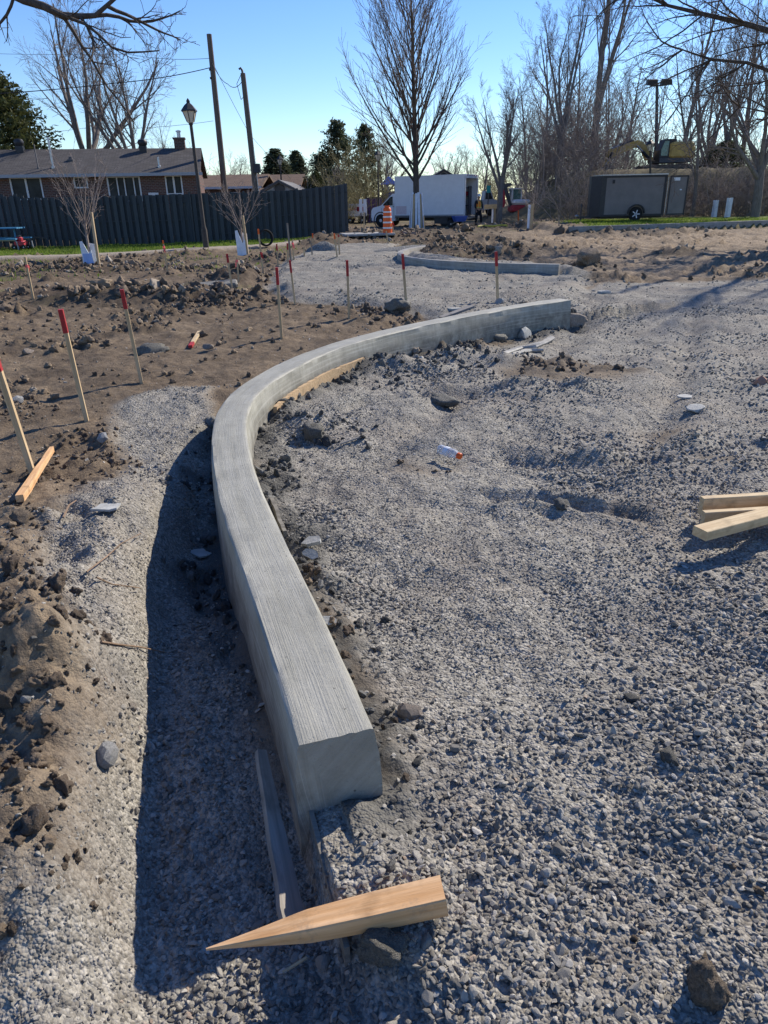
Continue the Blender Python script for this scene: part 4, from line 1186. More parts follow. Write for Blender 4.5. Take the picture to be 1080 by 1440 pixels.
stake((48, 672), (-8, 500), 'stake cut off by the left edge above the fallen orange stake', frac=.12)
stake((396, 475), (389, 376), 'red-tipped stake standing in bare soil just behind the kerb bend', frac=.24, yaw=.1)
stake((415, 428), (407.5, 366), 'red-tipped stake at the shaded edge of the gravel pad', frac=.28, yaw=.1)
stake((491, 447), (488, 366), 'red-tipped stake in front of the gravel pad, left of the clod stake', frac=.27, yaw=.1)
stake((572, 439), (566, 357), 'red-tipped stake standing next to a dark clod behind the kerb', frac=.26, yaw=.1)
stake((700, 425), (697.5, 354), 'red-tipped stake rising behind the far straight part of the kerb', frac=.28, yaw=.1)
stake((327, 408), (319, 357), 'thin red-tipped lath standing in the churned soil near the right sapling', frac=.24, w=.035)
stake((336, 397), (333, 362), 'short lath with a pink ribbon in the churned soil', tip=None, ribbon=('pink', .86), w=.035)
stake((47, 420), (35, 361), 'pale lath with an orange ribbon at the left edge of the dirt', tip=None, ribbon=('pink', .78), w=.05, m='lath')
stake((236, 386), (229, 338), 'lath with an orange flag standing between the two saplings', tip='orange', frac=.1, ribbon=('pink', .82), w=.07)
stake((370, 383), (363, 322), 'tall orange-tipped lath right of the white sapling guard', tip='orange', frac=.12, ribbon=('red', .45), w=.07)
stake((391, 374), (389, 343), 'thin lath with a dark red tip on the dirt bank', frac=.3, w=.04)
stake((405, 368), (404, 342), 'short red-tipped lath touching the tall grey post', frac=.35, w=.07)
stake((409, 367), (404, 314), 'tall plain grey lath at the corner of the gravel pad', tip=None, m='oldwood', w=.07, th=.04)
stake((413, 365), (411, 338), 'lath with a pink ribbon right of the tall grey lath', tip=None, ribbon=('pink', .85), w=.07)
stake((428, 360), (427.5, 346), 'stubby plain lath at the far left edge of the pad', tip=None, w=.07)
stake((439, 358), (437, 338), 'plain lath at the foot of the far dirt bank', tip=None, w=.05, m='oldwood')
stake((440.5, 347), (439.5, 328), 'orange-tipped lath on top of the far dirt bank', tip='orange', frac=.35, w=.07)
stake((474, 361), (470, 330), 'longer of the paired laths at the far end of the pad', tip='orange', frac=.2, w=.06)
stake((477.5, 358), (476, 330), 'right-hand one of the paired laths at the far end of the pad', tip='red', frac=.12, w=.07)
stake((471, 347), (470, 328), 'small orange-tipped lath behind the paired laths', tip='orange', frac=.3, w=.07)
stake((546, 342), (543, 325), 'short whitish lath in front of the orange drum', tip=None, w=.07, m='lath')
stake((553, 331), (552, 311), 'lath with a red flag right beside the orange drum', tip=None, ribbon=('red', .85), w=.07)
stake((512, 331), (512, 298), 'thin lath between the fence end and the white truck', tip=None, w=.07)
stake((597, 326), (596, 304), 'thin lath just right of the wrapped central tree', tip=None, w=.06)
stake((729, 311), (729, 296), 'short orange lath in front of the red excavator', tip='orange', frac=.95, w=.09)
stake((786, 318), (786, 302), 'thin brown lath left of the trailer hitch', tip=None, w=.06, m='oldwood')

# ================================================================== TREES
def tubes_np(polys, kfun):
    """many tapered tubes into one vertex/face set"""
    VS = []; FS = []; off = 0
    by = {}
    for pts, rad in polys:
        by.setdefault((len(pts), kfun(rad[0])), []).append((pts, rad))
    for (n, k), lst in by.items():
        P = np.array([p for p, _ in lst]); Rd = np.array([r for _, r in lst])
        m = len(lst)
        T = np.empty_like(P); T[:, 1:-1] = P[:, 2:] - P[:, :-2]; T[:, 0] = P[:, 1] - P[:, 0]; T[:, -1] = P[:, -1] - P[:, -2]
        T /= np.linalg.norm(T, axis=2, keepdims=True) + 1e-9
        ref = np.where(np.abs(T[:, :1, 2:3]) > .9, np.array([[[1., 0, 0]]]), np.array([[[0, 0, 1.]]]))
        A = np.cross(T, np.broadcast_to(ref, T.shape)); A /= np.linalg.norm(A, axis=2, keepdims=True) + 1e-9
        B = np.cross(T, A)
        th = np.arange(k) * 2 * math.pi / k
        ring = P[:, :, None] + Rd[:, :, None, None] * (A[:, :, None] * np.cos(th)[None, None, :, None] + B[:, :, None] * np.sin(th)[None, None, :, None])
        VS.append(ring.reshape(-1, 3))
        base = (np.arange(m) * n * k)[:, None, None]
        i = (np.arange(n - 1) * k)[None, :, None]; j = np.arange(k)[None, None, :]; j2 = (j + 1) % k
        f = np.stack([base + i + j, base + i + j2, base + i + k + j2, base + i + k + j], -1).reshape(-1, 4)
        FS.append(f + off); off += m * n * k
    return np.vstack(VS), np.vstack(FS)

def grow(seed, levels, start=(0, 0, 0), d0=(0, 0, 1)):
    """levels: list of dicts  len, rad, n (children), t0, ang, ratio, up, wig, seg"""
    rg = random.Random(seed); out = []
    def br(p, d, L, r, lv):
        P = levels[lv]; n = P['seg']
        pts = [p]; rads = [r]; dirs = [d]
        tip = r * P.get('tip', .35)
        for i in range(n):
            w = P['wig']
            d = Vector((d.x + rg.gauss(0, w), d.y + rg.gauss(0, w), d.z + rg.gauss(0, w) + P['up'])).normalized()
            p = p + d * (L / n)
            pts.append(p); rads.append(r + (tip - r) * (i + 1) / n); dirs.append(d)
        out.append((lv, [tuple(q) for q in pts], rads))
        if lv + 1 < len(levels):
            C = levels[lv + 1]; cnt = C['n'] if isinstance(C['n'], int) else rg.randint(*C['n'])
            for c in range(cnt):
                t = C['t0'] + (C.get('t1', 1) - C['t0']) * ((c + rg.random()) / cnt)
                x = t * n; i = min(int(x), n - 1); f = x - i
                q = Vector(pts[i]).lerp(Vector(pts[i + 1]), f); dd = dirs[i + 1]
                rr = rads[i] + (rads[i + 1] - rads[i]) * f
                ang = R(rg.uniform(*C['ang'])); az = rg.uniform(0, 6.283) if 'az' not in C else (c * 2.4 + rg.uniform(-.5, .5))
                o = dd.orthogonal().normalized(); o = Quaternion(dd, az) @ o
                nd = (dd * math.cos(ang) + o * math.sin(ang)).normalized()
                ll = L * rg.uniform(*C['ratio']) * (1 - C.get('fall', .5) * t)
                br(q, nd, ll, min(rr * C.get('rr', .62), rr * .95), lv + 1)
    br(Vector(start), Vector(d0).normalized(), levels[0]['len'], levels[0]['rad'], 0)
    return out

def tree_parts(polys, minr=.008, trunk_lv=1):
    tr = [(p, [max(a, minr) for a in r]) for l, p, r in polys if l <= trunk_lv]
    cr = [(p, [max(a, minr * .8) for a in r]) for l, p, r in polys if l > trunk_lv]
    kf = lambda r: 8 if r > .12 else (6 if r > .05 else (4 if r > .02 else 3))
    return tubes_np(tr, kf), tubes_np(cr, kf)
TREES = {}
def make_tree_proto(key, polys, bark, twig, minr=.008, trunk_lv=1):
    (tv, tf), (cv, cf) = tree_parts(polys, minr, trunk_lv)
    TREES[key] = (np_mesh('trunk', tv, tf, bark, True), np_mesh('crown', cv, cf, twig, True))
def place_tree(key, name, label, loc, rz=0.0, sc=1.0, group=None, cat='tree'):
    e = thing(name, label, cat, loc, rz, group)
    s = sc if hasattr(sc, '__len__') else (sc,) * 3
    e.scale = s
    for nm, me in zip(('trunk', 'crown'), TREES[key]):
        o = bpy.data.objects.new(nm, me); COL.objects.link(o); o.parent = e
    return e

# central upswept pear-like tree
L_col = [dict(len=13.5, rad=.22, seg=14, wig=.012, up=.02, tip=.06),
         dict(n=54, t0=.16, t1=.93, ang=(26, 50), ratio=(.50, .66), fall=.70, rr=.42, seg=9, wig=.035, up=.075, tip=.15, az=1),
         dict(n=11, t0=.12, ang=(14, 32), ratio=(.30, .52), fall=.5, rr=.5, seg=5, wig=.05, up=.07, tip=.3),
         dict(n=6, t0=.12, ang=(14, 38), ratio=(.35, .65), fall=.4, rr=.6, seg=3, wig=.06, up=.05, tip=.6)]
make_tree_proto('columnar', grow(11, L_col), M['barkdark'], M['twigwarm'], .009)
# spreading vase tree
def vase(seed, H, r0, nl=5, spread=(18, 42), tw=6):
    return grow(seed, [dict(len=H * .28, rad=r0, seg=5, wig=.025, up=.02, tip=.75),
                       dict(n=nl, t0=.60, ang=spread, ratio=(1.9, 2.5), fall=.2, rr=.62, seg=10, wig=.07, up=.045, tip=.16, az=1),
                       dict(n=7, t0=.22, ang=(18, 42), ratio=(.38, .60), fall=.45, rr=.50, seg=8, wig=.08, up=.035, tip=.2),
                       dict(n=7, t0=.18, ang=(18, 46), ratio=(.36, .60), fall=.45, rr=.5, seg=6, wig=.09, up=.025, tip=.3),
                       dict(n=tw, t0=.12, ang=(18, 50), ratio=(.38, .7), fall=.4, rr=.55, seg=4, wig=.11, up=.015, tip=.5)])
make_tree_proto('vase_a', vase(3, 14, .36, 6, (22, 52), 8), M['bark'], M['twig'], .008, 2)
make_tree_proto('vase_b', vase(8, 13, .30, 6, (18, 48), 8), M['bark'], M['twig'], .008, 2)
make_tree_proto('vase_c', vase(14, 17, .30, 5, (8, 28), 8), M['bark'], M['twig'], .009, 2)
# tall excurrent woodland tree
def tall(seed, H, r0, n1=17):
    return grow(seed, [dict(len=H, rad=r0, seg=12, wig=.03, up=.02, tip=.10),
                       dict(n=n1, t0=.20, t1=.97, ang=(22, 48), ratio=(.36, .52), fall=.55, rr=.52, seg=8, wig=.06, up=.05, tip=.18, az=1),
                       dict(n=7, t0=.2, ang=(20, 45), ratio=(.38, .58), fall=.5, rr=.55, seg=5, wig=.08, up=.03, tip=.3),
                       dict(n=6, t0=.15, ang=(20, 50), ratio=(.35, .6), fall=.4, rr=.6, seg=3, wig=.09, up=.02, tip=.5)])
make_tree_proto('tall_a', tall(21, 19, .30), M['bark'], M['twig'], .012)
make_tree_proto('tall_b', tall(27, 15, .24, 14), M['bark'], M['twig'], .011)
# brush
def brush(seed, H, nst=16, n1=9, wide=1.7):
    out = []; rg = random.Random(seed)
    for i in range(nst):
        a = rg.uniform(0, 6.28); rr = rg.uniform(0, wide); t = rg.uniform(.05, .75)
        out += grow(seed * 100 + i, [dict(len=H * rg.uniform(.45, 1.1), rad=rg.uniform(.016, .04), seg=6, wig=.10, up=.02, tip=.25),
                                     dict(n=n1, t0=.08, ang=(22, 65), ratio=(.3, .6), fall=.45, rr=.5, seg=4, wig=.13, up=.03, tip=.4),
                                     dict(n=5, t0=.1, ang=(20, 60), ratio=(.35, .65), fall=.4, rr=.6, seg=3, wig=.12, up=.02, tip=.6)],
                    (math.cos(a) * rr, math.sin(a) * rr, 0), (math.cos(a) * t, math.sin(a) * t, 1))
    return out
make_tree_proto('brush_a', brush(5, 4.2, 18), M['bush'], M['bush'], .010, 0)
make_tree_proto('brush_b', brush(6, 5.2, 16), M['bush'], M['bush'], .011, 0)
make_tree_proto('willow', brush(9, 5.6, 22, 10, .8), M['twigwillow'], M['twigwillow'], .012, 0)
# sapling
def sapling(seed):
    return grow(seed, [dict(len=1.15, rad=.035, seg=4, wig=.02, up=.02, tip=.8),
                       dict(n=13, t0=.55, ang=(14, 46), ratio=(1.2, 1.85), fall=.1, rr=.45, seg=7, wig=.05, up=.04, tip=.25, az=1),
                       dict(n=7, t0=.2, ang=(20, 45), ratio=(.22, .42), fall=.4, rr=.5, seg=4, wig=.07, up=.03, tip=.4),
                       dict(n=3, t0=.2, ang=(20, 50), ratio=(.3, .6), fall=.4, rr=.6, seg=2, wig=.07, up=.02, tip=.6)])
make_tree_proto('sapling_a', sapling(31), M['twigpale'], M['twigpale'], .0045)
make_tree_proto('sapling_b', sapling(37), M['twigpale'], M['twigpale'], .0045)

def gz(p): return (p[0], p[1], hgt(p[0], p[1]) - .05)
ct = G(586, 322)
e = place_tree('columnar', 'bare_tree', 'tall upswept bare tree with a white wrapped trunk in front of the truck', ct, .4, (1.0, 1.0, 1.0))
# planks and wrap around its trunk
mb = MB()
for i in range(15):
    a = i * 6.283 / 15
    MB().box((math.cos(a) * (.36 + .03 * (i % 2)), math.sin(a) * (.36 + .03 * (i % 2)), .95), (.135, .022, 1.9 + .1 * (i % 3)), rot=Euler((0, 0, a + 1.5708)).to_matrix() @ Matrix.Rotation(-.07, 3, 'X')).build('guard_slat', M['lath'] if i % 3 == 0 else M['white_wrap'], e)
def back(px, py, Y):
    p = PP(px, py, Y); return (p[0], p[1], hgt(p[0], p[1]) - .1)
place_tree('vase_a', 'bare_tree', 'huge bare tree with forked trunk behind the brick house, left of the pair', back(128, 250, 56), 1.0, (1.15, 1.15, 1.25))
place_tree('vase_b', 'bare_tree', 'spreading bare tree behind the house roof vent, right of the pair', back(196, 250, 54), 2.2, (1.05, 1.05, 1.15))
place_tree('vase_b', 'bare_tree', 'open-crowned bare tree behind the red mini excavator', back(703, 290, 50), .3, (.72, .72, .80))
place_tree('vase_c', 'bare_tree', 'tallest bare tree rising behind the left end of the trailer', back(828, 290, 58), .0, (1.0, 1.0, 1.15))
place_tree('vase_c', 'bare_tree', 'bare tree leaning left between the excavators', back(783, 290, 55), 2.0, (.8, .8, .85))
place_tree('tall_b', 'bare_tree', 'slim bare tree right behind the floodlight mast', back(948, 290, 66), 4.0, 1.15)
place_tree('vase_c', 'bare_tree', 'forked bare tree standing behind the yellow excavator', back(985, 290, 70), 1.5, 1.05)
place_tree('vase_a', 'bare_tree', 'thick-trunked bare tree on the lawn at the right edge', back(1062, 300, 43), 2.6, (.72, .72, .80))
place_tree('tall_b', 'bare_tree', 'bare tree on the lawn just right of the trailer door', back(975, 290, 47), .9, .55)
rg = random.Random(4)
WG = 'bare trees of the thicket on the right'
for px, Y, k, s in ((738, 70, 'tall_b', .75), (762, 64, 'tall_b', .8), (805, 72, 'tall_a', .72), (850, 70, 'vase_c', .8), (872, 76, 'tall_a', .7), (908, 80, 'tall_b', .85),
                    (1010, 62, 'vase_c', .85), (1035, 70, 'tall_a', .85), (1075, 60, 'vase_c', .85), (1110, 66, 'vase_b', 1.1), (1150, 58, 'tall_b', .9), (680, 76, 'tall_b', .5)):
    place_tree(k, 'bare_tree', 'slender bare tree among the thicket beyond the trailer', back(px, 290, Y), rg.uniform(0, 6), s * rg.uniform(.95, 1.05), WG)
BG = 'brush clumps of the thicket on the right'
for i in range(30):
    px = 735 + (1180 - 735) * (i + rg.random() * .8) / 30
    place_tree(rg.choice(['brush_a', 'brush_b']), 'brush_clump', 'grey-brown leafless brush clump in the thicket beyond the trailer', back(px, 290, rg.uniform(62, 72) if px > 850 else rg.uniform(52, 68)), rg.uniform(0, 6), rg.uniform(.8, 1.15) * (1.15 if 740 < px < 830 else .95), BG, 'brush')
for px, Y, s in ((752, 62, 1.2), (775, 60, 1.25), (800, 63, 1.2), (830, 62, 1.2)):
    place_tree('brush_b', 'brush_clump', 'grey-brown leafless brush clump in the thicket beyond the trailer', back(px, 290, Y), rg.uniform(0, 6), s, BG, 'brush')
for i in range(26):
    px = 800 + (1200 - 800) * (i + rg.random() * .8) / 26
    place_tree(rg.choice(['brush_a', 'brush_b']), 'brush_clump', 'low leafless brush clump at the foot of the rise behind the lawn', back(px, 290, rg.uniform(46.5, 50)), rg.uniform(0, 6), (rg.uniform(.7, .95),) * 2 + (rg.uniform(.52, .72) * (.42 if 850 < px < 1000 else 1),), 'low brush along the back of the right-hand lawn', 'brush')
# middle distance behind the fence
place_tree('vase_b', 'bare_tree', 'bare tree with fine twigs behind the dark pines', back(408, 290, 92), 1.1, .62)
place_tree('vase_a', 'bare_tree', 'pale bare tree left of the tall central tree', back(540, 290, 84), .6, .66)
place_tree('vase_b', 'bare_tree', 'bare tree behind the two utility poles', back(262, 290, 72), 3.0, .62)
place_tree('tall_b', 'bare_tree', 'slim bare tree between lamp post and chimney', back(238, 290, 80), 3.4, .62)
place_tree('vase_b', 'bare_tree', 'bare tree showing above the tan roof behind the sapling', back(328, 290, 66), 5.0, .5)
place_tree('willow', 'willow_bush', 'yellowish leafless willow bush behind the fence end', back(520, 300, 62), .3, (1.15, 1.15, 1.0), cat='bush')
place_tree('willow', 'willow_bush', 'greyish leafless bush behind the right part of the fence', back(482, 300, 58), 1.9, (.95, .95, .85), cat='bush')
place_tree('willow', 'willow_bush', 'warm pale bush showing above the truck roof', back(690, 290, 95), 1.2, (1.6, 1.6, 1.05), cat='bush')
place_tree('brush_a', 'brush_clump', 'twiggy bush behind the fence under the pines', back(446, 300, 60), 1.2, .95, cat='brush')
FG = 'distant bare trees along the horizon'
for i in range(46):
    a_ = R(-52 + 104 * (i + rg.random() * .7) / 46); d_ = rg.uniform(105, 150)
    x_, y_ = math.sin(a_) * d_, math.cos(a_) * d_
    k_ = rg.choice(['vase_b', 'vase_c', 'brush_b', 'willow', 'brush_a'])
    s_ = rg.uniform(.55, .8) if k_.startswith('vase') else rg.uniform(1.2, 1.7)
    place_tree(k_, 'bare_tree', 'far bare tree in the hazy belt along the horizon', (x_, y_, hgt(x_, y_) - .1), rg.uniform(0, 6), (s_ * 1.3, s_ * 1.3, s_), FG)
# saplings with guards
def sapling_set(key, base, label, top_s, guard, lab2, stake_px, lab3, blue=False):
    b = G(*base)
    place_tree(key, 'sapling', label, b, .3 if key == 'sapling_a' else 1.7, top_s)
    g = thing('tree_guard', lab2, 'tree guard', b)
    sx = (guard[1] - guard[0]) / 1092 * b[1]; sz = guard[2] / 1190 * b[1]
    MB().prism([(-sx * .55, -.1), (sx * .45, -.1), (sx * .4, sz * .62), (sx * .1, sz * .48), (-sx * .35, sz), (-sx * .6, sz * .98)], -.12, -.10).build('front_sheet', M['white_wrap'], g)
    MB().prism([(-sx * .1, -.1), (sx * .6, -.1), (sx * .55, sz * .85), (-sx * .05, sz * .9)], .08, .10).build('rear_sheet', M['white_wrap'], g)
    if blue: MB().prism([(-sx * .48, .02), (sx * .42, .02), (sx * .38, sz * .46), (-sx * .46, sz * .46)], -.126, -.1205).build('printed_panel', M['blue_wrap'], g)
    p2 = PP(*stake_px[0], b[1] - .05); t2 = PP(*stake_px[1], b[1] - .05)
    d = V(t2) - V(p2)
    s = MB().tube([(0, 0, -.15), d * .98, d], [.045, .045, .02], 8).build('wooden_post', M['lath'], None, True); s.location = V(p2); tag(s, lab3, 'post')
sapling_set('sapling_a', (128, 371), 'bare multi-stemmed sapling with a torn white guard in front of the house', .98, (121, 136, 34), 'torn white and blue guard around the foot of the left sapling', ((139, 372), (128, 298)), 'pale round post leaning beside the left sapling', True)
sapling_set('sapling_b', (342, 358), 'bare twiggy sapling beside the second utility pole', .92, (334, 347, 36), 'white printed guard around the foot of the right sapling', ((349, 360), (341, 303)), 'pale round post beside the right sapling')
def small_guard(base, top, label, lab2, sap=True):
    b = G(*base); t = PP(*top, b[1]); d = V(t) - V(b)
    g = thing('tree_guard', label, 'tree guard', b)
    for i in range(5):
        a = i * 1.2566
        MB().box(d * .5 + Vector((math.cos(a) * .13, math.sin(a) * .13, 0)), (.14, .02, d.length * (1 - .05 * (i % 2))), rot=(0, 0, a + 1.5708)).build('guard_slat', M['white_wrap'] if i % 2 else M['lath'], g)
    if sap: place_tree('sapling_b', 'sapling', lab2, b, 2.3, .9)
    return g
g = small_guard((695, 314), (694, 287), 'white slatted guard around a tree left of the red excavator', '', False)
plank_between('wood_board', PP(681, 291, G(695, 314)[1] - .2), PP(702, 290, G(695, 314)[1] - .2), .28, .05, M['lathx'], 'pale board nailed across the white guard beside the worker', 'board', up=(0, -1, .1))
small_guard((747, 322), (745, 287), 'dirty white guard around the sapling in front of the red excavator', 'small bare sapling in a dirty white guard left of the trailer')
b2 = back(1024, 296, 44); b3 = back(1005, 296, 46)
for b_, lab, h_ in ((b2, 'upright white guard on the lawn left of the thick right-hand trunk', 1.1), (b3, 'slimmer white guard on the lawn nearest the trailer door', 1.0)):
    g = thing('tree_guard', lab, 'tree guard', b_)
    for i in range(4):
        a = i * 1.5708 + .3
        MB().box((math.cos(a) * .11, math.sin(a) * .11, h_ / 2), (.20, .02, h_ + .02 * i), rot=(0, 0.02, a + 1.5708)).build('guard_sheet', M['white_wrap'], g)

# trees just outside the frame whose limbs hang into it
ofr = (12.6, 18.0, 0)
place_tree('vase_a', 'bare_tree', 'bare tree standing behind the overhanging one on the right', (ofr[0] + 2.6, ofr[1] + 5, hgt(ofr[0], ofr[1]) - .1), .7, .95)
rt0 = np.array([16.5, 26.0, hgt(16.5, 26.0)])
rt = thing('bare_tree', 'bare tree just past the right edge with branches across the top right corner', 'tree', rt0)
rgl = random.Random(8); lim = []
def RP(a, b): return tuple(PP(a, b, 26.0 + (1080 - a) * .006) - rt0)
for pl, r in ((((1290, 150), (1180, 78), (1110, 52), (1050, 34), (990, 20), (940, 8), (890, -14)), .085), (((1290, 170), (1180, 130), (1100, 106), (1050, 88), (1000, 84), (960, 70)), .06), (((1270, 60), (1150, 12), (1080, -12), (1000, -40)), .08), (((1280, 210), (1160, 190), (1090, 160), (1040, 150)), .045)):
    pts = [RP(*q) for q in pl]; lim.append((pts, [1.45 * r * (1 - .75 * i / (len(pts) - 1)) for i in range(len(pts))]))
    for q in pl[1:]:
        for rep_ in range(3):
            for l, p, rr in grow(rgl.randint(0, 9999), [dict(len=rgl.uniform(1.3, 3.0), rad=.03, seg=7, wig=.11, up=.01, tip=.3), dict(n=6, t0=.12, ang=(20, 55), ratio=(.3, .55), fall=.3, rr=.5, seg=4, wig=.13, up=0, tip=.4),
                                                   dict(n=4, t0=.2, ang=(20, 60), ratio=(.3, .6), fall=.3, rr=.5, seg=3, wig=.13, up=0, tip=.5)], RP(*q), (-.7 + rgl.uniform(-.3, .5), rgl.uniform(-.4, .4), rgl.uniform(-.5, .5))):
                lim.append((p, rr))
lv, lf = tubes_np([(p, [max(a, .006) for a in r]) for p, r in lim], lambda r: 8 if r > .05 else 4)
mt = MB(); mt.tube([(0, 0, -.2), (0, 0, 1.5), (.1, 0, 3.2), (.1, .1, 6), (.3, .2, 9.5), (.2, .1, 13)], [.36, .30, .26, .20, .12, .04], 10)
for q in ((1290, 150), (1290, 170), (1270, 60), (1280, 210)):
    p_ = Vector(RP(*q)); mt.tube([(.1, 0, max(1.5, p_.z - 1.6)), (.1 + (p_.x - .1) * .5, .0, p_.z - .7), p_], [.17, .14, .11], 7)
mt.build('trunk', M['barkdark'], rt, True)
lo = bpy.data.objects.new('limb', np_mesh('limb', lv, lf, M['barkdark'], True)); COL.objects.link(lo); lo.parent = rt
lt0 = np.array([-9.6, 17.0, hgt(-9.6, 17.0)])
lt = thing('bare_tree', 'bare tree at the left whose dark limb hangs across the top left corner', 'tree', lt0)
def LP(a, b, y=17.0): return tuple(PP(a, b, y) - lt0)
main = [LP(*q) for q in ((-70, -40), (5, -14), (33, 0), (62, 9), (88, 22), (112, 23), (134, 22), (150, 8), (166, -6), (200, -40))]
lim = [(main, [.11, .085, .078, .074, .07, .055, .048, .04, .035, .02])]
rgl = random.Random(5)
for (a, b), (dx, dz), L in (((62, 9), (.5, -.25), 2.6), ((88, 22), (.25, -.7), 2.2), ((134, 22), (.8, .15), 1.8), ((150, 8), (.7, -.3), 1.5), ((20, -6), (-.35, -.6), 1.6), ((45, 2), (.2, .8), 1.5), ((112, 23), (.5, -.5), 1.4)):
    for l, p, r in grow(rgl.randint(0, 999), [dict(len=L, rad=.04, seg=8, wig=.13, up=.01, tip=.3), dict(n=6, t0=.15, ang=(20, 60), ratio=(.3, .5), fall=.3, rr=.5, seg=5, wig=.13, up=0, tip=.4),
                                              dict(n=4, t0=.2, ang=(20, 60), ratio=(.3, .6), fall=.3, rr=.5, seg=3, wig=.13, up=0, tip=.5)], LP(a, b), (dx, rgl.uniform(-.3, .3), dz)):
        lim.append((p, r))
lv, lf = tubes_np([(p, [max(a, .005) for a in r]) for p, r in lim], lambda r: 8 if r > .05 else 4)
m0 = main[0]
MB().tube([(0, 0, -.2), (.02, 0, 2.5), (-.05, 0, m0[2] - 1.2), (m0[0] * .5, 0, m0[2] - .4), m0], [.42, .36, .30, .22, .17], 10).build('trunk', M['barkdark'], lt, True)
lo = bpy.data.objects.new('limb', np_mesh('limb', lv, lf, M['barkdark'], True)); COL.objects.link(lo); lo.parent = lt

# conifers
def conifer(key, H, Rb, n, m, shape='cone', seed=0, leaf=.22, trunk_r=.18):
    rg = np.random.default_rng(seed)
    nb = n // 26
    V_ = []; 
    # boughs: clusters of leaf faces along limbs
    for b in range(nb):
        t = rg.uniform(.06, 1) ** .9
        z = H * t
        if shape == 'cone': rad = Rb * (1 - t) ** .8 + .1
        elif shape == 'cedar': rad = Rb * (1 - t ** 2.2) ** .75 + .15
        else: rad = (Rb * (1 - t) ** .55 + .25) * rg.uniform(.35, 1.1)
        a = rg.uniform(0, 6.283)
        ln = rad * rg.uniform(.55, 1.1)
        u = rg.uniform(.25, 1, 26) ** .6
        droop = -.25 if shape != 'pine' else .12
        c = np.stack([np.cos(a) * ln * u, np.sin(a) * ln * u, z + droop * ln * u ** 2 + (.35 * ln * u if shape == 'cedar' else 0)], 1)
        c += rg.normal(0, leaf * .75, (26, 3))
        V_.append(c)
    c = np.vstack(V_); k = len(c)
    d1 = rg.normal(size=(k, 3)); d1 /= np.linalg.norm(d1, axis=1)[:, None]
    d2 = rg.normal(size=(k, 3)); d2 = np.cross(d1, d2); d2 /= np.linalg.norm(d2, axis=1)[:, None]
    s = leaf * rg.uniform(.6, 1.3, (k, 1))
    q = np.stack([c - d1 * s, c + d2 * s * .32, c + d1 * s, c - d2 * s * .32], 1).reshape(-1, 3)
    tv, tf = tubes_np([([(0, 0, -.2), (0, 0, H * .5), (0, 0, H * .96)], [trunk_r, trunk_r * .7, trunk_r * .2])], lambda r: 7)
    TREES[key] = (np_mesh('trunk', tv, tf, M['barkdark'], True), np_mesh('crown', q, np.arange(k * 4).reshape(-1, 4), m))
conifer('cedar', 9.5, 3.6, 30000, M['cedar'], 'cedar', 1, .145, .3)
conifer('spruce', 9, 2.1, 9000, M['pine'], 'cone', 2, .15)
conifer('pine', 9, 3.4, 9000, M['pine'], 'pine', 3, .16)
place_tree('cedar', 'cedar_tree', 'large dark cedar at the left edge behind the house', back(2, 260, 50), 0, (1.35, 1.1, 1.02))
place_tree('spruce', 'spruce_tree', 'small spruce top showing above the house roof pipe', back(67, 260, 62), 0, .56)
place_tree('pine', 'pine_tree', 'tallest ragged pine behind the right part of the fence', back(478, 290, 66), .5, (1.0, 1.0, .86))
place_tree('pine', 'pine_tree', 'low bushy pine left of the tallest pine', back(455, 290, 68), 2.5, (.9, .9, .62))
place_tree('pine', 'pine_tree', 'dark evergreen behind the second small lamp post', back(515, 290, 72), 1.5, (.9, .9, .88))
place_tree('spruce', 'spruce_tree', 'broad dark evergreen behind the small gabled house', back(392, 290, 78), 2.5, (1.8, 1.8, .72))
place_tree('spruce', 'spruce_tree', 'dark evergreen right of the broad one behind the gabled house', back(420, 290, 82), 4.5, (1.5, 1.5, .72))
place_tree('cedar', 'cedar_tree', 'dark juniper just above the fence under the pines', back(446, 290, 60), 1.0, (.35, .35, .40))
place_tree('cedar', 'cedar_tree', 'dark round evergreen behind the right-hand lawn', back(1010, 290, 62), 1.0, (.95, .7, .34))
place_tree('cedar', 'cedar_tree', 'dark evergreen behind the thick trunk at the right edge', back(1085, 290, 64), 3.0, (.95, .7, .32))

# ================================================================== FENCE
def fence():
    A = G(-190, 354); B = G(491, 326)
    A[2] = hgt(A[0], A[1]); B[2] = hgt(B[0], B[1])
    d = V(B) - V(A); d.z = 0; L = d.length; d.normalize()
    ang = math.atan2(d.y, d.x)
    e = thing('board_fence', 'long dark blue-grey board fence in front of the brick house', 'fence', (A[0], A[1], 0), ang)
    ts_ = np.linspace(0, L, 120); hs_ = terrain(A[0] + d.x * ts_, A[1] + d.y * ts_)[0]
    def zt(t): return float(np.interp(t, ts_, hs_))
    H = 2.02
    bw = .158; pitch = .145
    me = MB().box((0, 0, H / 2), (bw, .022, H)).mesh('board', M['fence'])
    n = int(L / pitch); rg = random.Random(2)
    for i in range(n):
        o = bpy.data.objects.new('board', me); COL.objects.link(o); o.parent = e
        t = (i + .5) * pitch
        o.location = (t, -.045 if i % 2 == 0 else .045, zt(t) + .03 + rg.uniform(-.012, .012)); o.rotation_euler = (0, rg.gauss(0, .004), rg.gauss(0, .03))
    pm = MB().box((0, 0, 1.02), (.09, .066, 2.2)).mesh('post', M['fence'])
    k = int(L / 2.4)
    for i in range(k + 1):
        o = bpy.data.objects.new('post', pm); COL.objects.link(o); o.parent = e; t = min(i * 2.4, L - .05); o.location = (t, 0, zt(t))
    for z in (.35, 1.0, 1.7):
        mb = MB(); mb.tube([(t, 0, zt(t) + z) for t in np.linspace(.05, L - .05, 14)], .028, 4); mb.build('rail', M['fence'], e)
fence()

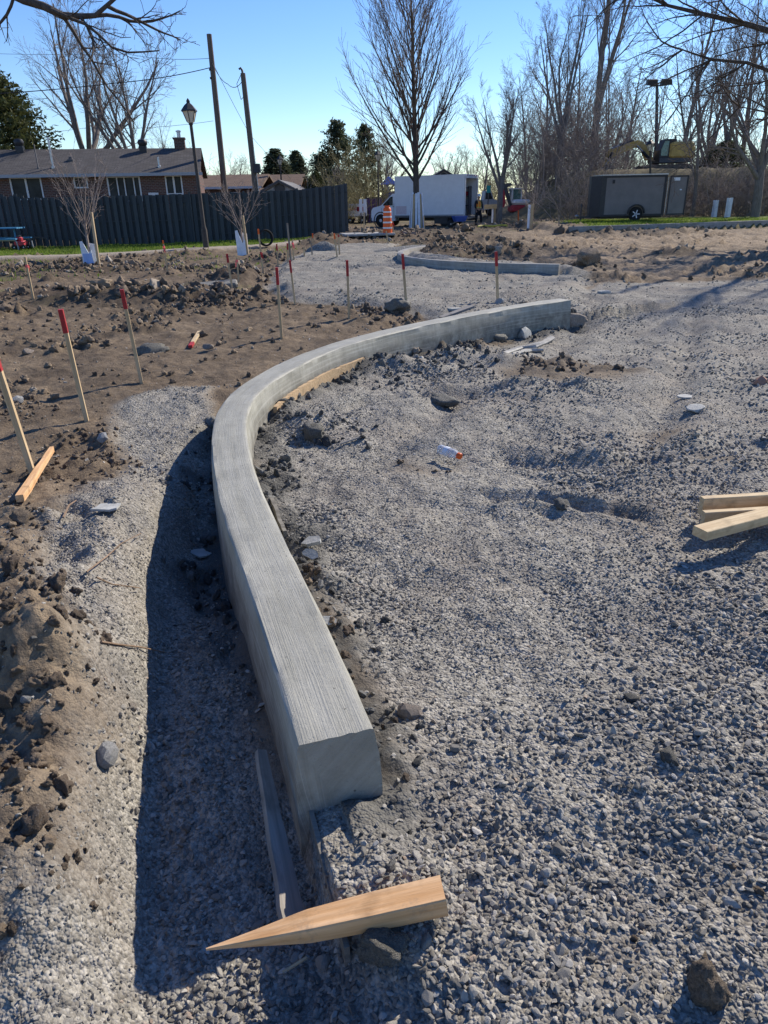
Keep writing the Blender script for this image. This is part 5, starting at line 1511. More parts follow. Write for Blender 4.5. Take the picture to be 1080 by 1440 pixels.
# ================================================================== BRICK HOUSE
def house():
    Y = 45.0; a_ = R(9.5); dep = 7.0
    Cx = PP(277, 250, Y)[0]; ux, uy = math.cos(a_), math.sin(a_); nx, ny = -uy, ux     # along the wall, into the house
    def hit(px, py, yy=0.0):
        r = ray(px, py); ox, oy = Cx + nx * yy, Y + ny * yy
        den = ux * r[1] - uy * r[0]
        q = (r[0] * oy - r[1] * ox) / den
        k = (oy + q * uy) / r[1]
        return q, k * r[2] + CAMZ
    Lh = -hit(-330, 250)[0]
    x0, y0 = Cx - ux * Lh, Y - uy * Lh
    ze = hit(140, 246)[1]
    e = thing('brick_house', 'brown brick bungalow with a shingled roof behind the dark fence', 'house', (x0, y0, 0), a_)
    def X(px, py=250): return hit(px, py)[0] + Lh
    def Zz(px, py): return hit(px, py)[1]
    # wall with real openings in the front
    wins = [(12, 249, 57, 282, 'casement'), (102, 248, 122, 265, 'small'), (149, 247.5, 196, 284, 'patio'), (231, 245.8, 255, 274, 'casement')]
    op = []
    for a, t, b, bt, kd in wins: op.append((X(a, t), X(b, t), Zz(a, bt), Zz(a, t + .5), kd))
    wallmb = MB()
    xs = sorted([0] + [v for o in op for v in o[:2]] + [Lh])
    for i in range(len(xs) - 1):
        a, b = xs[i], xs[i + 1]; inside_ = [o for o in op if o[0] - 1e-6 <= a and b <= o[1] + 1e-6]
        if not inside_: wallmb.box(((a + b) / 2, .12, ze / 2), (b - a, .24, ze))
        else:
            o = inside_[0]
            wallmb.box(((a + b) / 2, .12, o[2] / 2), (b - a, .24, o[2]))
            if ze - o[3] > .02: wallmb.box(((a + b) / 2, .12, (o[3] + ze) / 2), (b - a, .24, ze - o[3]))
    zr = hit(150, 212, dep / 2)[1]
    wallmb.box((Lh - .12, dep / 2, ze / 2), (.24, dep - .5, ze)); wallmb.box((.12, dep / 2, ze / 2), (.24, dep - .5, ze)); wallmb.box((Lh / 2, dep - .12, ze / 2), (Lh, .24, ze))
    w = wallmb.build('wall', M['brick'], e)
    MB().prism([(.1, ze), (dep - .1, ze), (dep / 2, zr - .12)], Lh - .22, Lh - .02, 'YZ').build('gable_wall', M['brick'], e)
    for a, b, z0, z1, kd in op:
        f = MB(); c = .075
        f.box(((a + b) / 2, .06, z1 - c / 2), (b - a, .15, c)); f.box(((a + b) / 2, .06, z0 + c / 2), (b - a, .15, c))
        f.box((a + c / 2, .06, (z0 + z1) / 2), (c, .15, z1 - z0 - 2 * c)); f.box((b - c / 2, .06, (z0 + z1) / 2), (c, .15, z1 - z0 - 2 * c))
        divs = {'casement': [.5], 'small': [], 'patio': [.30, .52, .80]}[kd]
        for q in divs: f.box((a + (b - a) * q, .05, (z0 + z1) / 2), (.10 if kd == 'casement' else .06, .11, z1 - z0 - 2 * c))
        wf = f.build('window', M['white_trim'], e)
        ed = [0] + divs + [1]
        for i in range(len(ed) - 1):
            pa = a + (b - a) * ed[i] + .06; pb = a + (b - a) * ed[i + 1] - .06
            MB().box(((pa + pb) / 2, .09, (z0 + z1) / 2), (pb - pa, .02, z1 - z0 - 2 * c + .02)).build('pane', M['glass'], wf)
        if kd == 'patio':
            MB().box(((a + b) / 2, -.03, z1 + .09), (b - a + .1, .06, .18)).build('door_header', M['white_trim'], e)
    # roof
    ov = .45; th = .09
    pitch_f = [(-ov, ze - .05), (dep / 2, zr), (dep + ov, ze - .05), (dep + ov, ze - .05 + th), (dep / 2, zr + th * 1.2), (-ov, ze - .05 + th)]
    roof = MB(); n = 10
    # slope slabs; front slope split so that its local Y follows the slope
    rf = MB().prism(pitch_f, -ov, Lh + ov * .55, 'YZ').build('roof', M['shingle'], e)
    MB().box((Lh / 2, -ov - .03, ze - .02), (Lh + .7, .055, .16)).build('gutter', M['gutter'], e)
    MB().box((Lh / 2, -ov / 2, ze - .075), (Lh + .3, ov - .02, .03)).build('soffit', M['white_trim'], e)
    def rp(px, py):
        """point on the front roof slope"""
        best = None
        for k in range(400):
            yy = -ov + (dep / 2 + ov) * k / 400; q_, pz = hit(px, py, yy); zz = ze - .05 + th + (zr - ze + .05) * (yy + ov) / (dep / 2 + ov)
            if best is None or abs(pz - zz) < best[0]: best = (abs(pz - zz), q_ + Lh, yy, zz)
        return best[1:]
    def vent(px, py, lab=None):
        p = rp(px, py); q = (p[0], p[1], p[2])
        b = MB().box((q[0], q[1], q[2] + .12), (.42, .42, .35)).build('roof_vent', M['black'], rf)
        MB().lathe([(.20, 0), (.27, .1), (.29, .22), (.22, .34), (.05, .38)], 12, (q[0], q[1], q[2] + .30)).build('vent_cap', M['black'], b, True)
    vent(202, 213.5); vent(29, 213.5)
    for px, py, h_, r_, m_ in ((224, 235, .5, .055, 'steel'), (75, 236, 1.5, .06, 'steel'), (54, 237, 1.2, .03, 'darkgrey'), (100, 226, .18, .11, 'darkgrey')):
        p = rp(px, py); MB().lathe([(r_ * 1.8, -.1), (r_ * 1.8, .06), (r_, .1), (r_, h_), (r_ * .6, h_ + .02)], 10, (p[0], p[1], p[2])).build('vent_pipe', M[m_], rf, True)
    p = rp(253, 213); zc = hit(253, 196, p[1] + .6)[1]
    ch = MB().box((p[0], p[1] + .6, (p[2] + zc) / 2 - .3), (.62, .62, zc - p[2] + .6)).build('chimney', M['brick'], rf)
    MB().box((p[0], p[1] + .6, zc + .04), (.72, .72, .09)).build('chimney_cap', M['rust'], ch)
    MB().lathe([(.11, 0), (.11, .3), (.16, .32), (.16, .38), (.02, .42)], 10, (p[0], p[1] + .6, zc + .08)).build('chimney_pot', M['steel'], ch, True)
    MB().box((X(213), -.06, Zz(213, 274)), (X(220) - X(206), .18, .22)).build('meter_box', M['white_trim'], e)
house()

def far_house(name, label, px0, px1, pye, pyr, Y, wm, rm, axis='X', dep=8, gable=False):
    x0 = PP(px0, pye, Y)[0]; x1 = PP(px1, pye, Y)[0]; ze = PP((px0 + px1) / 2, pye, Y)[2]; zr = PP((px0 + px1) / 2, pyr, Y)[2]
    e = thing(name, label, 'house', (x0, Y, 0)); Lh = x1 - x0
    MB().box((Lh / 2, dep / 2, ze / 2), (Lh, dep, ze)).build('wall', wm, e)
    if gable:
        MB().prism([(0, ze), (Lh, ze), (Lh / 2, zr - .1)], .02, .2, 'XZ').build('gable_wall', wm, e)
        MB().prism([(-.3, ze - .12), (Lh / 2, zr - .1), (Lh + .3, ze - .12), (Lh + .3, ze + .06), (Lh / 2, zr + .1), (-.3, ze + .06)], -.3, dep, 'XZ').build('roof', rm, e)
        MB().lathe([(.35, 0), (.35, .05), (.28, .06), (.28, .02)], 16, (Lh / 2, -.02, ze + (zr - ze) * .45), rot=(R(90), 0, 0)).build('round_vent', M['darkgrey'], e, True)
        f = MB(); f.box((Lh * .14, -.05, ze + .02 + (zr - ze) * .14), (.02, .02, .02)); 
        for s in (-1, 1):
            p = MB(); p.tube([(Lh / 2, -.31, zr + .0), (Lh / 2 + s * (Lh / 2 + .3), -.31, ze - .03)], .07, 4); p.build('fascia', M['darkgrey'], e)
    else:
        MB().prism([(-.4, ze - .05), (dep / 2, zr), (dep + .4, ze - .05), (dep + .4, ze + .08), (dep / 2, zr + .15), (-.4, ze + .08)], -.4, Lh + .4, 'YZ').build('roof', rm, e)
        MB().box((Lh / 2, -.42, ze), (Lh + .7, .05, .16)).build('gutter', M['white_trim'], e)
        nW = max(1, int(Lh / 3))
        for i in range(nW):
            w = MB().box(((i + .5) * Lh / nW, -.02, ze - .75), (1.2, .08, .9)).build('window', M['white_trim'], e)
            for s in (-.28, .28): MB().box(((i + .5) * Lh / nW + s, -.065, ze - .75), (.48, .02, .76)).build('pane', M['glass'], w)
    return e
far_house('brown_house', 'tan-roofed house seen between the two utility poles', 284, 362, 264, 246, 58, M['brick'], M['shingle2'])
far_house('gabled_house', 'small pale blue gabled house rising behind the fence', 364, 424, 274, 255, 52, M['siding'], M['shingle3'], gable=True, dep=9)
far_house('brown_house', 'brown-roofed house behind the small pale gable', 372, 418, 262, 246, 70, M['brick'], M['shingle2'], dep=7)
far_house('grey_house', 'grey roof peeking above the white truck box', 600, 648, 256, 239, 78, M['siding'], M['shingle'], gable=True, dep=10)

# ================================================================== POLES, LAMPS, CABLES
def pole_thing(name, label, cat, base, top, r0, r1, m='pole', n=6):
    e = thing(name, label, cat, base)
    d = V(top) - V(base)
    MB().tube([d * t for t in np.linspace(-.03, 1, n)], [r0 + (r1 - r0) * t for t in np.linspace(0, 1, n)], 12).build('pole', M[m], e, True)
    return e, d
pb = back(317, 275, 47.5); pt = PP(294, 48, 47.5)
pole1, d1 = pole_thing('utility_pole', 'taller weathered wooden utility pole behind the fence', 'utility pole', pb, pt, .20, .14)
for k, z in enumerate((.83, .79)):
    q = d1 * z
    MB().lathe([(.03, 0), (.05, .03), (.03, .06), (.055, .09), (.02, .12)], 8, (q.x - .14, q.y - .14, q.z)).build('insulator', M['darkgrey'], pole1, True)
b2_ = G(367, 332); t2_ = PP(341.5, 103, b2_[1])
pole2, d2_ = pole_thing('utility_pole', 'dark utility pole with a speaker box in front of the fence', 'utility pole', b2_, t2_, .17, .12, 'pole')
q = d2_ * 1.0
MB().tube([q + Vector((0, 0, -.15)), q + Vector((-.02, 0, .12)), q + Vector((-.09, 0, .22)), q + Vector((-.18, 0, .17))], [.05, .06, .055, .045], 8).build('weatherhead', M['darkgrey'], pole2, True)
q = d2_ * .435
MB().box((q.x + .22, q.y - .16, q.z + .0), (.34, .3, .42), taper=(.85, .9)).build('speaker_box', M['black'], pole2)
MB().tube([d2_ * .02 + Vector((.17, -.12, 0)), d2_ * .55 + Vector((.13, -.12, 0))], .025, 5).build('conduit', M['steel'], pole2)

def lantern(name, label, base, toppx, s=1.0, r=.055):
    b = base; t = PP(*toppx, b[1]); d = V(t) - V(b); L = d.length
    q = d.to_track_quat('Z', 'Y')
    e = thing(name, label, 'street lamp', b, rot=q.to_euler())
    hh = .80 * s
    MB().lathe([(r * 2.0, -.1), (r * 2.0, .6 * s), (r * 1.3, .75 * s), (r, L - hh), (r * 1.4, L - hh + .02), (r * 1.4, L - hh + .08)], 12).build('post', M['lamp_post'], e, True)
    z = L - hh + .08
    MB().lathe([(.12 * s, z), (.13 * s, z + .04), (.235 * s, z + .33 * s), (.24 * s, z + .35 * s)], 6).build('lamp_glass', M['lampglass'], e)
    fr = MB()
    for i in range(6):
        a = i * 1.0472; fr.tube([(math.cos(a) * .125 * s, math.sin(a) * .125 * s, z + .02), (math.cos(a) * .245 * s, math.sin(a) * .245 * s, z + .35 * s)], .016 * s, 4)
    fr.build('lamp_frame', M['black'], e)
    MB().lathe([(.29 * s, z + .34 * s), (.28 * s, z + .38 * s), (.15 * s, z + .53 * s), (.06 * s, z + .60 * s), (.065 * s, z + .66 * s), (.012, z + .74 * s)], 6).build('lamp_cap', M['black'], e)
    return e
lantern('street_lamp', 'tall black lantern lamp post in front of the brick house', G(290, 348), (264, 139))
lb = back(397.5, 285, 62); lantern('street_lamp', 'small lantern lamp rising behind the pale gable', lb, (393, 217), 1.0)
lb = back(533, 300, 57); lantern('street_lamp', 'dark lantern lamp among the yellowish bushes left of the truck', lb, (531, 210), 1.0)
lb = back(917.5, 285, 45); lantern('street_lamp', 'lantern lamp in front of the yellow excavator boom', lb, (914.5, 194), .9)
def floodlight():
    b = back(917, 290, 60); t = PP(924, 121, 60); d = V(t) - V(b)
    e = thing('floodlight_mast', 'tall floodlight mast with two lamps above the trailer', 'floodlight', b)
    MB().tube([d * 0, d * .5, d], [.17, .13, .10], 10).build('mast', M['darkgrey'], e, True)
    MB().tube([d + Vector((-.5, 0, 0)), d + Vector((.75, 0, .06))], .05, 6).build('crossarm', M['darkgrey'], e)
    for s in (-.42, .62): MB().box(d + Vector((s, -.1, .24)), (.78, .42, .36), rot=(.25, 0, .03 * s), taper=(.85, .8)).build('floodlight_head', M['black'], e)
floodlight()
def cable(pts, label, r=.014, sag=0.0, name='power_cable'):
    P = []
    for i in range(len(pts) - 1):
        a, b = Vector(pts[i]), Vector(pts[i + 1])
        n = 14
        for k in range(n + (i == len(pts) - 2)):
            t = k / n; P.append(a.lerp(b, t) + Vector((0, 0, -sag * 4 * t * (1 - t))))
    o0 = P[0]
    o = MB().tube([p - o0 for p in P], r, 5).build(name, M['cable'], None, True); o.location = o0; tag(o, label, 'cable')
Pt = V(pt); 
def pp(a, b, Y): return V(PP(a, b, Y))
cable([pp(294.5, 82, 47.4), pp(180, 76, 55), pp(-120, 70, 70)], 'thin overhead cable running left from the taller pole top', .012, .15)
cable([pp(296, 95, 47.4), pp(160, 117, 44), pp(-120, 137, 40)], 'heavier overhead cable sagging left above the brick house', .022, .1)
cable([pp(298, 88, 47.4), pp(320, 118, 45), pp(340, 115, b2_[1])], 'drooping cable joining the two utility poles', .016, .2)
cable([pp(299, 88, 47.4), pp(352, 190, 60), pp(420, 262, 75)], 'thin cable descending from the taller pole towards the far houses', .014, .1)
cable([pp(341, 100, b2_[1]), pp(333, 118, b2_[1] - .2), pp(339, 140, b2_[1] - .1), pp(344, 135, b2_[1] - .1)], 'looped cable hanging from the second pole head', .014, 0)
cable([pp(-60, 190, 66), pp(120, 180, 62), pp(300, 170, 58)], 'faint low cable crossing behind the lantern post', .012, .2)

# ================================================================== TRUCK
def wheel(parent, c, r, w, hub='steel', spokes=0, axis='Y'):
    k = 20
    t = MB().lathe([(r * .62, -w / 2), (r * .9, -w / 2), (r, -w * .36), (r, w * .36), (r * .9, w / 2), (r * .62, w / 2)], k, c, axis).build('wheel', M['rubber'], parent, True)
    MB().lathe([(r * .10, -w * .54), (r * .25, -w * .5), (r * .30, -w * .40), (r * .58, -w * .42), (r * .62, -w * .48), (r * .64, 0), (r * .6, w * .45)], k, c, axis).build('rim', M[hub], t, True)
    if spokes:
        for i in range(spokes):
            a = i * 6.283 / spokes
            MB().box((c[0] + math.cos(a) * r * .33, c[1] - w * .50, c[2] + math.sin(a) * r * .33), (r * .5, .03, r * .13), rot=(0, -a, 0)).build('spoke', M['white'], t)
    return t
def box_truck():
    # local frame: x forward is -X (cab at -x), y away from viewer; near side at y=0
    near = PP(652, 303, 48.0)
    yaw = math.atan2(-math.sin(R(27)), math.cos(R(27)))      # rear end swings towards the viewer
    g = hgt(near[0], 48)
    e = thing('box_truck', 'white box truck parked facing left with its rear doorway open', 'truck', (near[0], 48.0, g), yaw)
    k_ = 0
    z0 = near[2] - g; H = 2.28; L = 4.75; Wd = 2.35; t = .06
    # cargo box: panels with an open rear
    MB().box((-L / 2, t / 2, z0 + H / 2), (L, t, H)).build('side_panel', M['white'], e)
    MB().box((-L / 2, Wd - t / 2, z0 + H / 2), (L, t, H)).build('side_panel', M['white'], e)
    MB().box((-L + t / 2, Wd / 2, z0 + H / 2), (t, Wd - 2 * t - .006, H)).build('front_panel', M['white'], e)
    MB().box((-L / 2, Wd / 2, z0 + H + .03), (L + .02, Wd + .02, .06)).build('box_roof', M['white'], e)
    MB().box((-L / 2, Wd / 2, z0 - .05), (L + .01, Wd, .10)).build('cargo_floor', M['darkgrey'], e)
    fr = MB(); fr.box((.03, .06, z0 + H / 2), (.07, .12, H)); fr.box((.03, Wd - .06, z0 + H / 2), (.07, .12, H)); fr.box((.03, Wd / 2, z0 + H - .08), (.07, Wd - .246, .15))
    fr.build('rear_frame', M['white_trim'], e)
    MB().box((-L / 2, -.015, z0 + .03), (L, .03, .07)).build('side_rail', M['gutter'], e)
    MB().box((.12, Wd / 2, z0 - .12), (.26, Wd * .95, .10)).build('rear_bumper', M['steel'], e)
    # clearance marks along the roof edge
    for i in range(5): MB().box((.07, .35 + i * .41, z0 + H + .01), (.02, .12, .05)).build('marker_light', M['machine_red'], e)
    # shelving and gear inside
    sh = MB()
    for z in (.55, 1.1, 1.6): sh.box((-1.3, Wd - .38, z0 + z), (2.0, .5, .04))
    for x in (-.35, -2.25): sh.box((x, Wd - .38, z0 + .85), (.05, .5, 1.7))
    sh.build('shelf_rack', M['darkgrey'], e)
    rg = random.Random(1)
    for i in range(6):
        MB().box((-.5 - i * .33, Wd - .4, z0 + (.7 if i % 2 else 1.26)), (.26, .36, .24), bev=.02).build('cargo_bin', M['orange_plastic'] if i % 3 else M['machine_red'], e)
    MB().box((-.9, .55, z0 + .35), (.8, .5, .6), bev=.03).build('tool_chest', M['black'], e)
    # frame, cab
    MB().box((-L / 2 - .6, Wd / 2, z0 - .22), (L + 1.6, .9, .18)).build('chassis', M['black'], e)
    MB().box((-1.55, .10, z0 - .30), (.9, .10, .35)).build('side_skirt', M['black'], e)
    cx = -L - .06; zb = z0 - .28
    prof_c = [(cx, zb), (cx, zb + 1.60), (cx - .18, zb + 1.62), (cx - .95, zb + .98), (cx - 1.05, zb + .92), (cx - 1.62, zb + .80), (cx - 1.74, zb + .62), (cx - 1.76, zb + .1), (cx - 1.70, zb)]
    cab = MB().prism(prof_c, .14, Wd - .14, 'XZ').build('cab', M['white'], e)
    MB().prism([(cx - .16, zb + .92), (cx - .16, zb + 1.45), (cx - .30, zb + 1.45), (cx - .84, zb + 1.0), (cx - .84, zb + .92)], .125, .136, 'XZ').build('side_window', M['glass'], cab)
    d = Vector((-.77, 0, -.64)).normalized()
    MB().box((cx - .575, Wd / 2, zb + 1.32), (.92, Wd - .5, .02), rot=(0, -math.atan2(.64, .77), 0)).build('windshield', M['glass'], cab)
    MB().box((cx - .5, .05, zb + 1.0), (.05, .12, .3)).build('mirror', M['black'], cab)
    MB().box((cx - .12, .130, zb + .85), (.12, .012, .03)).build('door_handle', M['black'], cab)
    sm = MB(); sm.box((cx - .08, .132, zb + .55), (.012, .012, 1.0)); sm.box((cx - .98, .132, zb + .40), (.012, .012, .75)); sm.build('door_seam', M['darkgrey'], cab)
    for y in (.35, Wd - .35): MB().box((cx - 1.765, y, zb + .45), (.03, .3, .2), bev=.01).build('headlight', M['lampglass'], cab)
    MB().box((cx - 1.78, Wd / 2, zb + .12), (.12, Wd - .2, .2), bev=.03).build('bumper', M['darkgrey'], cab)
    MB().box((cx - 1.772, Wd / 2, zb + .48), (.02, 1.0, .24)).build('grille', M['black'], cab)
    for x in (cx - 1.05, -1.3):
        for y in (.24, Wd - .24): wheel(e, (x, y, .40), .40, .26, 'white_trim')
    MB().lathe([(.46, -.02), (.52, -.02), (.52, .02), (.46, .02), (.46, -.02)], 18, (cx - 1.05, .135, .42), 'Y', cap=False).build('wheel_arch', M['black'], cab)
    MB().box((-L + .45, -.004, z0 + .35), (.75, .006, .5)).build('notice_decal', mat('faint_red_print', (.62, .52, .53), .6, .3, var=.2, vscale=25), e)
    return e
box_truck()

# ================================================================== PERSON
def person():
    b = G(672, 316.5); 
    e = thing('person', 'person in an orange safety vest and white hard hat standing behind the truck', 'person', b, R(20))
    def skin(name, joints, edges, m, root=0, sub=2):
        me = bpy.data.meshes.new(name)
        me.from_pydata([j[0] for j in joints], edges, []); me.update()
        o = bpy.data.objects.new(name, me); COL.objects.link(o); o.parent = e
        md = o.modifiers.new('skin', 'SKIN')
        for i, j in enumerate(joints):
            sv = me.skin_vertices[0].data[i]; sv.radius = (j[1], j[1] * (j[2] if len(j) > 2 else 1)); sv.use_root = (i == root)
        sb = o.modifiers.new('smooth', 'SUBSURF'); sb.levels = sub; sb.render_levels = sub
        me.materials.append(m)
        return o
    J = [((0, 0, .95), .13, .8), ((0, 0, 1.12), .125, .75), ((0, 0, 1.30), .15, .7), ((0, 0, 1.42), .10, .8), ((0, -.01, 1.50), .055), ((0, -.02, 1.60), .085), ((0, -.025, 1.69), .085),
         ((-.18, 0, 1.40), .058), ((-.25, -.02, 1.14), .045), ((-.23, -.12, .92), .034), ((-.23, -.15, .85), .036),
         ((.18, 0, 1.40), .058), ((.26, .0, 1.14), .045), ((.24, -.10, .91), .034), ((.24, -.13, .84), .036),
         ((-.10, 0, .86), .09), ((-.13, -.02, .48), .064), ((-.15, .02, .10), .045), ((-.16, -.10, .04), .04),
         ((.10, 0, .86), .09), ((.17, -.06, .48), .064), ((.24, .0, .10), .045), ((.26, -.12, .04), .04)]
    E = [(0, 1), (1, 2), (2, 3), (3, 4), (4, 5), (5, 6), (3, 7), (7, 8), (8, 9), (9, 10), (3, 11), (11, 12), (12, 13), (13, 14), (0, 15), (15, 16), (16, 17), (17, 18), (0, 19), (19, 20), (20, 21), (21, 22)]
    skin('body', J, E, M['skin'])
    # clothes, slightly larger shells
    skin('trousers', [((0, 0, .98), .155, .85), ((-.10, 0, .86), .115), ((-.13, -.02, .48), .086), ((-.15, .02, .12), .07), ((.10, 0, .86), .115), ((.17, -.06, .48), .086), ((.24, 0, .12), .07)],
         [(0, 1), (1, 2), (2, 3), (0, 4), (4, 5), (5, 6)], M['trousers'])
    skin('jacket', [((0, 0, .98), .15, .85), ((0, 0, 1.2), .155, .8), ((0, 0, 1.40), .13, .8), ((-.18, 0, 1.40), .082), ((-.25, -.02, 1.14), .066), ((-.235, -.11, .95), .052), ((.18, 0, 1.40), .082), ((.26, 0, 1.14), .066), ((.245, -.09, .94), .052)],
         [(0, 1), (1, 2), (2, 3), (3, 4), (4, 5), (2, 6), (6, 7), (7, 8)], M['jacket'])
    v = skin('vest', [((0, 0, .96), .185, .85), ((0, 0, 1.15), .185, .82), ((0, 0, 1.34), .18, .78), ((0, 0, 1.43), .12, .9)], [(0, 1), (1, 2), (2, 3)], M['vest'])
    MB().lathe([(.200, 1.03), (.205, 1.035), (.205, 1.06), (.200, 1.065)], 16).build('reflective_band', M['stripe'], e, True).scale = (1, .9, 1)
    for s in (-1, 1): MB().tube([(s * .085, -.168, 1.0), (s * .085, -.172, 1.2), (s * .09, -.13, 1.43), (s * .09, .0, 1.50)], .012, 6).build('shoulder_stripe', M['stripe'], e)
    MB().lathe([(.155, 1.69), (.15, 1.70), (.125, 1.71), (.12, 1.76), (.095, 1.81), (.04, 1.84)], 16, (0, -.03, 0)).build('hard_hat', M['white'], e, True)
    for j in ((-.16, -.05), (.255, -.06)): MB().box((j[0], j[1], .05), (.11, .28, .11), bev=.03).build('boot', M['black'], e)
    # fingers
    for s, hx, hy, hz in ((-1, -.23, -.16, .83), (1, .24, -.14, .82)):
        for f in range(4): MB().tube([(hx + (f - 1.5) * .018, hy, hz + .01), (hx + (f - 1.5) * .019, hy - .015, hz - .05), (hx + (f - 1.5) * .018, hy - .005, hz - .085 + abs(f - 1.5) * .008)], [.010, .009, .007], 6).build('finger', M['skin'], e, True)
        MB().tube([(hx - s * .03, hy - .005, hz + .02), (hx - s * .05, hy - .02, hz - .02), (hx - s * .045, hy - .025, hz - .045)], [.012, .010, .008], 6).build('thumb', M['skin'], e, True)
    for s in (-1, 1):
        MB().lathe([(.004, -.004), (.010, 0), (.004, .004)], 8, (s * .03, -.105, 1.655), 'Y').build('eye', M['black'], e, True)
        MB().box((s * .088, -.02, 1.64), (.018, .04, .06), bev=.005).build('ear', M['skin'], e)
    MB().box((0, -.115, 1.625), (.026, .035, .045), taper=(.5, .5)).build('nose', M['skin'], e)
    MB().box((0, -.103, 1.585), (.05, .012, .012)).build('mouth', M['machine_red'], e)
person()

# ================================================================== SITE OBJECTS
def drum():
    b = G(545, 332); h = 1.15
    e = thing('traffic_drum', 'orange and white striped traffic drum in front of the truck', 'traffic drum', b)
    MB().lathe([(.30, 0), (.30, .06), (.26, .10), (.19, .12)], 16).build('base', M['rubber'], e, True)
    r = lambda z: .20 - .035 * z / 1.15
    zs = [.10, .30, .42, .56, .68, .82, .94, 1.10]
    body = MB(); body.lathe([(r(z) * 1.0, z) for z in zs] + [(r(1.12) * .8, 1.14)], 18).build('barrel', M['orange_plastic'], e, True)
    for a, b_ in ((.30, .37), (.52, .59), (.74, .81), (.94, 1.0)):
        MB().lathe([(r(a) - .01, a), (r(a) + .008, a + .004), (r(b_) + .008, b_ - .004), (r(b_) - .01, b_)], 18).build('white_band', M['white_reflect'], e, True)
    MB().box((0, 0, 1.18), (.22, .05, .09), bev=.015).build('handle', M['orange_plastic'], e)
drum()
def wheelbarrow():
    b = G(646, 320)
    e = thing('wheelbarrow', 'dark blue wheelbarrow standing under the truck rear', 'wheelbarrow', b, R(15))
    mb = MB(); mb.box((0, 0, .48), (.55, .45, .30), taper=(1.45, 1.4)); mb.build('tray', M['blue'], e)
    wheel(e, (-.55, 0, .2), .2, .09, 'steel')
    for s in (-1, 1):
        MB().tube([(-.55, s * .07, .2), (-.1, s * .2, .36), (.8, s * .28, .55)], .022, 6).build('handle', M['oldwood'], e)
        MB().tube([(.2, s * .22, .38), (.28, s * .24, 0)], .018, 5).build('leg', M['black'], e)
wheelbarrow()
cablept = [G(672, 320), G(680, 318.5), G(692, 319.5), G(705, 318), G(713, 318.6)]
o0 = V(cablept[0]); hs = MB().tube([V(p) - o0 + Vector((0, 0, .05)) for p in cablept], .06, 6).build('hose', M['hose_yellow'], None, True); hs.location = o0
tag(hs, 'yellow hose lying on the ground at the worker\'s feet', 'hose')

# charcoal enclosed trailer
def trailer():
    Y = 41.0
    a = PP(844, 303, Y); bR = PP(932, 303, Y)
    g = hgt((a[0] + bR[0]) / 2, Y)
    e = thing('enclosed_trailer', 'charcoal enclosed cargo trailer with its rear door open on the lawn', 'trailer', (a[0], Y, 0))
    zt = PP(888, 246, Y)[2]; zb = PP(888, 304, Y)[2]
    L = bR[0] - a[0]; H = zt - zb; Wd = 1.9
    vn = .42
    MB().box((L / 2, Wd / 2, zb + H / 2), (L, Wd, H - .02)).build('body', M['trailer'], e)
    MB().prism([(0, 0.0), (-vn, Wd / 2 - .2), (-vn, Wd / 2 + .2), (0, Wd)], zb, zt - .01, 'XY').build('nose', M['trailer_black'], e)
    MB().box((.05, -.008, zb + H / 2), (.26, .012, H - .05)).build('stone_guard', M['trailer_black'], e)
    MB().box((L / 2 - .02, Wd / 2, zt + .015), (L + .1, Wd + .06, .05)).build('roof', M['steel'], e)
    tr = MB(); tr.box((L / 2, -.012, zt - .07), (L, .02, .09)); tr.box((L / 2, -.012, zb + .05), (L, .02, .1)); tr.box((L - .06, -.012, zb + H / 2), (.13, .02, H - .2)); tr.build('trim', M['black'], e)
    MB().box((.55, -.02, zt - .30), (.12, .03, .18)).build('side_vent', M['black'], e)
    # open rear door swung out
    da = R(-14)
    dr = MB().box((L + .06 + .48 + .06, -.06, zb + H / 2 - .03), (.96, .05, H - .10)).build('rear_door', M['trailer'], e)
    fr = MB()
    x0 = L + .12; x1 = L + 1.08
    for x in (x0 + .03, x1 - .03): fr.box((x, -.093, zb + H / 2 - .03), (.07, .012, H - .09))
    for z in (zb + .06, zt - .10): fr.box(((x0 + x1) / 2, -.093, z), (.82, .012, .07))
    fr.build('door_trim', M['black'], dr)
    MB().box((x0 + .36, -.095, zt - .24), (.32, .012, .15)).build('license_plate', M['white'], dr)
    MB().box((x0 + .62, -.10, zt - .75), (.10, .03, .06)).build('latch', M['white'], dr)
    MB().tube([(L + .05, -.05, zb + .1), (L + .05, -.05, zt - .15)], .02, 6).build('lock_bar', M['steel'], e)
    wx = PP(893, 305, Y)[0] - a[0]; r = .36
    wheel(e, (wx, .04, g + r), r, .22, 'black', 5)
    pf = [(wx + math.cos(t) * (r + q), g + r + .03 + math.sin(t) * (r + q)) for q, rng in ((.10, np.linspace(0, math.pi, 12)), (.04, np.linspace(math.pi, 0, 12))) for t in rng]
    MB().prism(pf, -.16, .02, 'XZ').build('mudguard', M['black'], e)
    MB().box((L / 2, Wd / 2, zb - .05), (L, Wd * .8, .10)).build('chassis', M['black'], e)
    tg = MB(); tg.tube([(0, .5, zb - .03), (-1.0, Wd / 2, zb - .03)], .05, 4); tg.tube([(0, Wd - .5, zb - .03), (-1.0, Wd / 2, zb - .03)], .05, 4); tg.build('drawbar', M['black'], e)
    MB().lathe([(.03, 0), (.03, .75), (.06, .76), (.06, .86), (.02, .9)], 8, (-.8, Wd / 2 - .05, g)).build('jack', M['darkgrey'], e)
    MB().lathe([(.10, 0), (.11, .06), (.06, .1)], 8, (-1.0, Wd / 2, zb - .0)).build('coupler', M['steel'], e)
trailer()

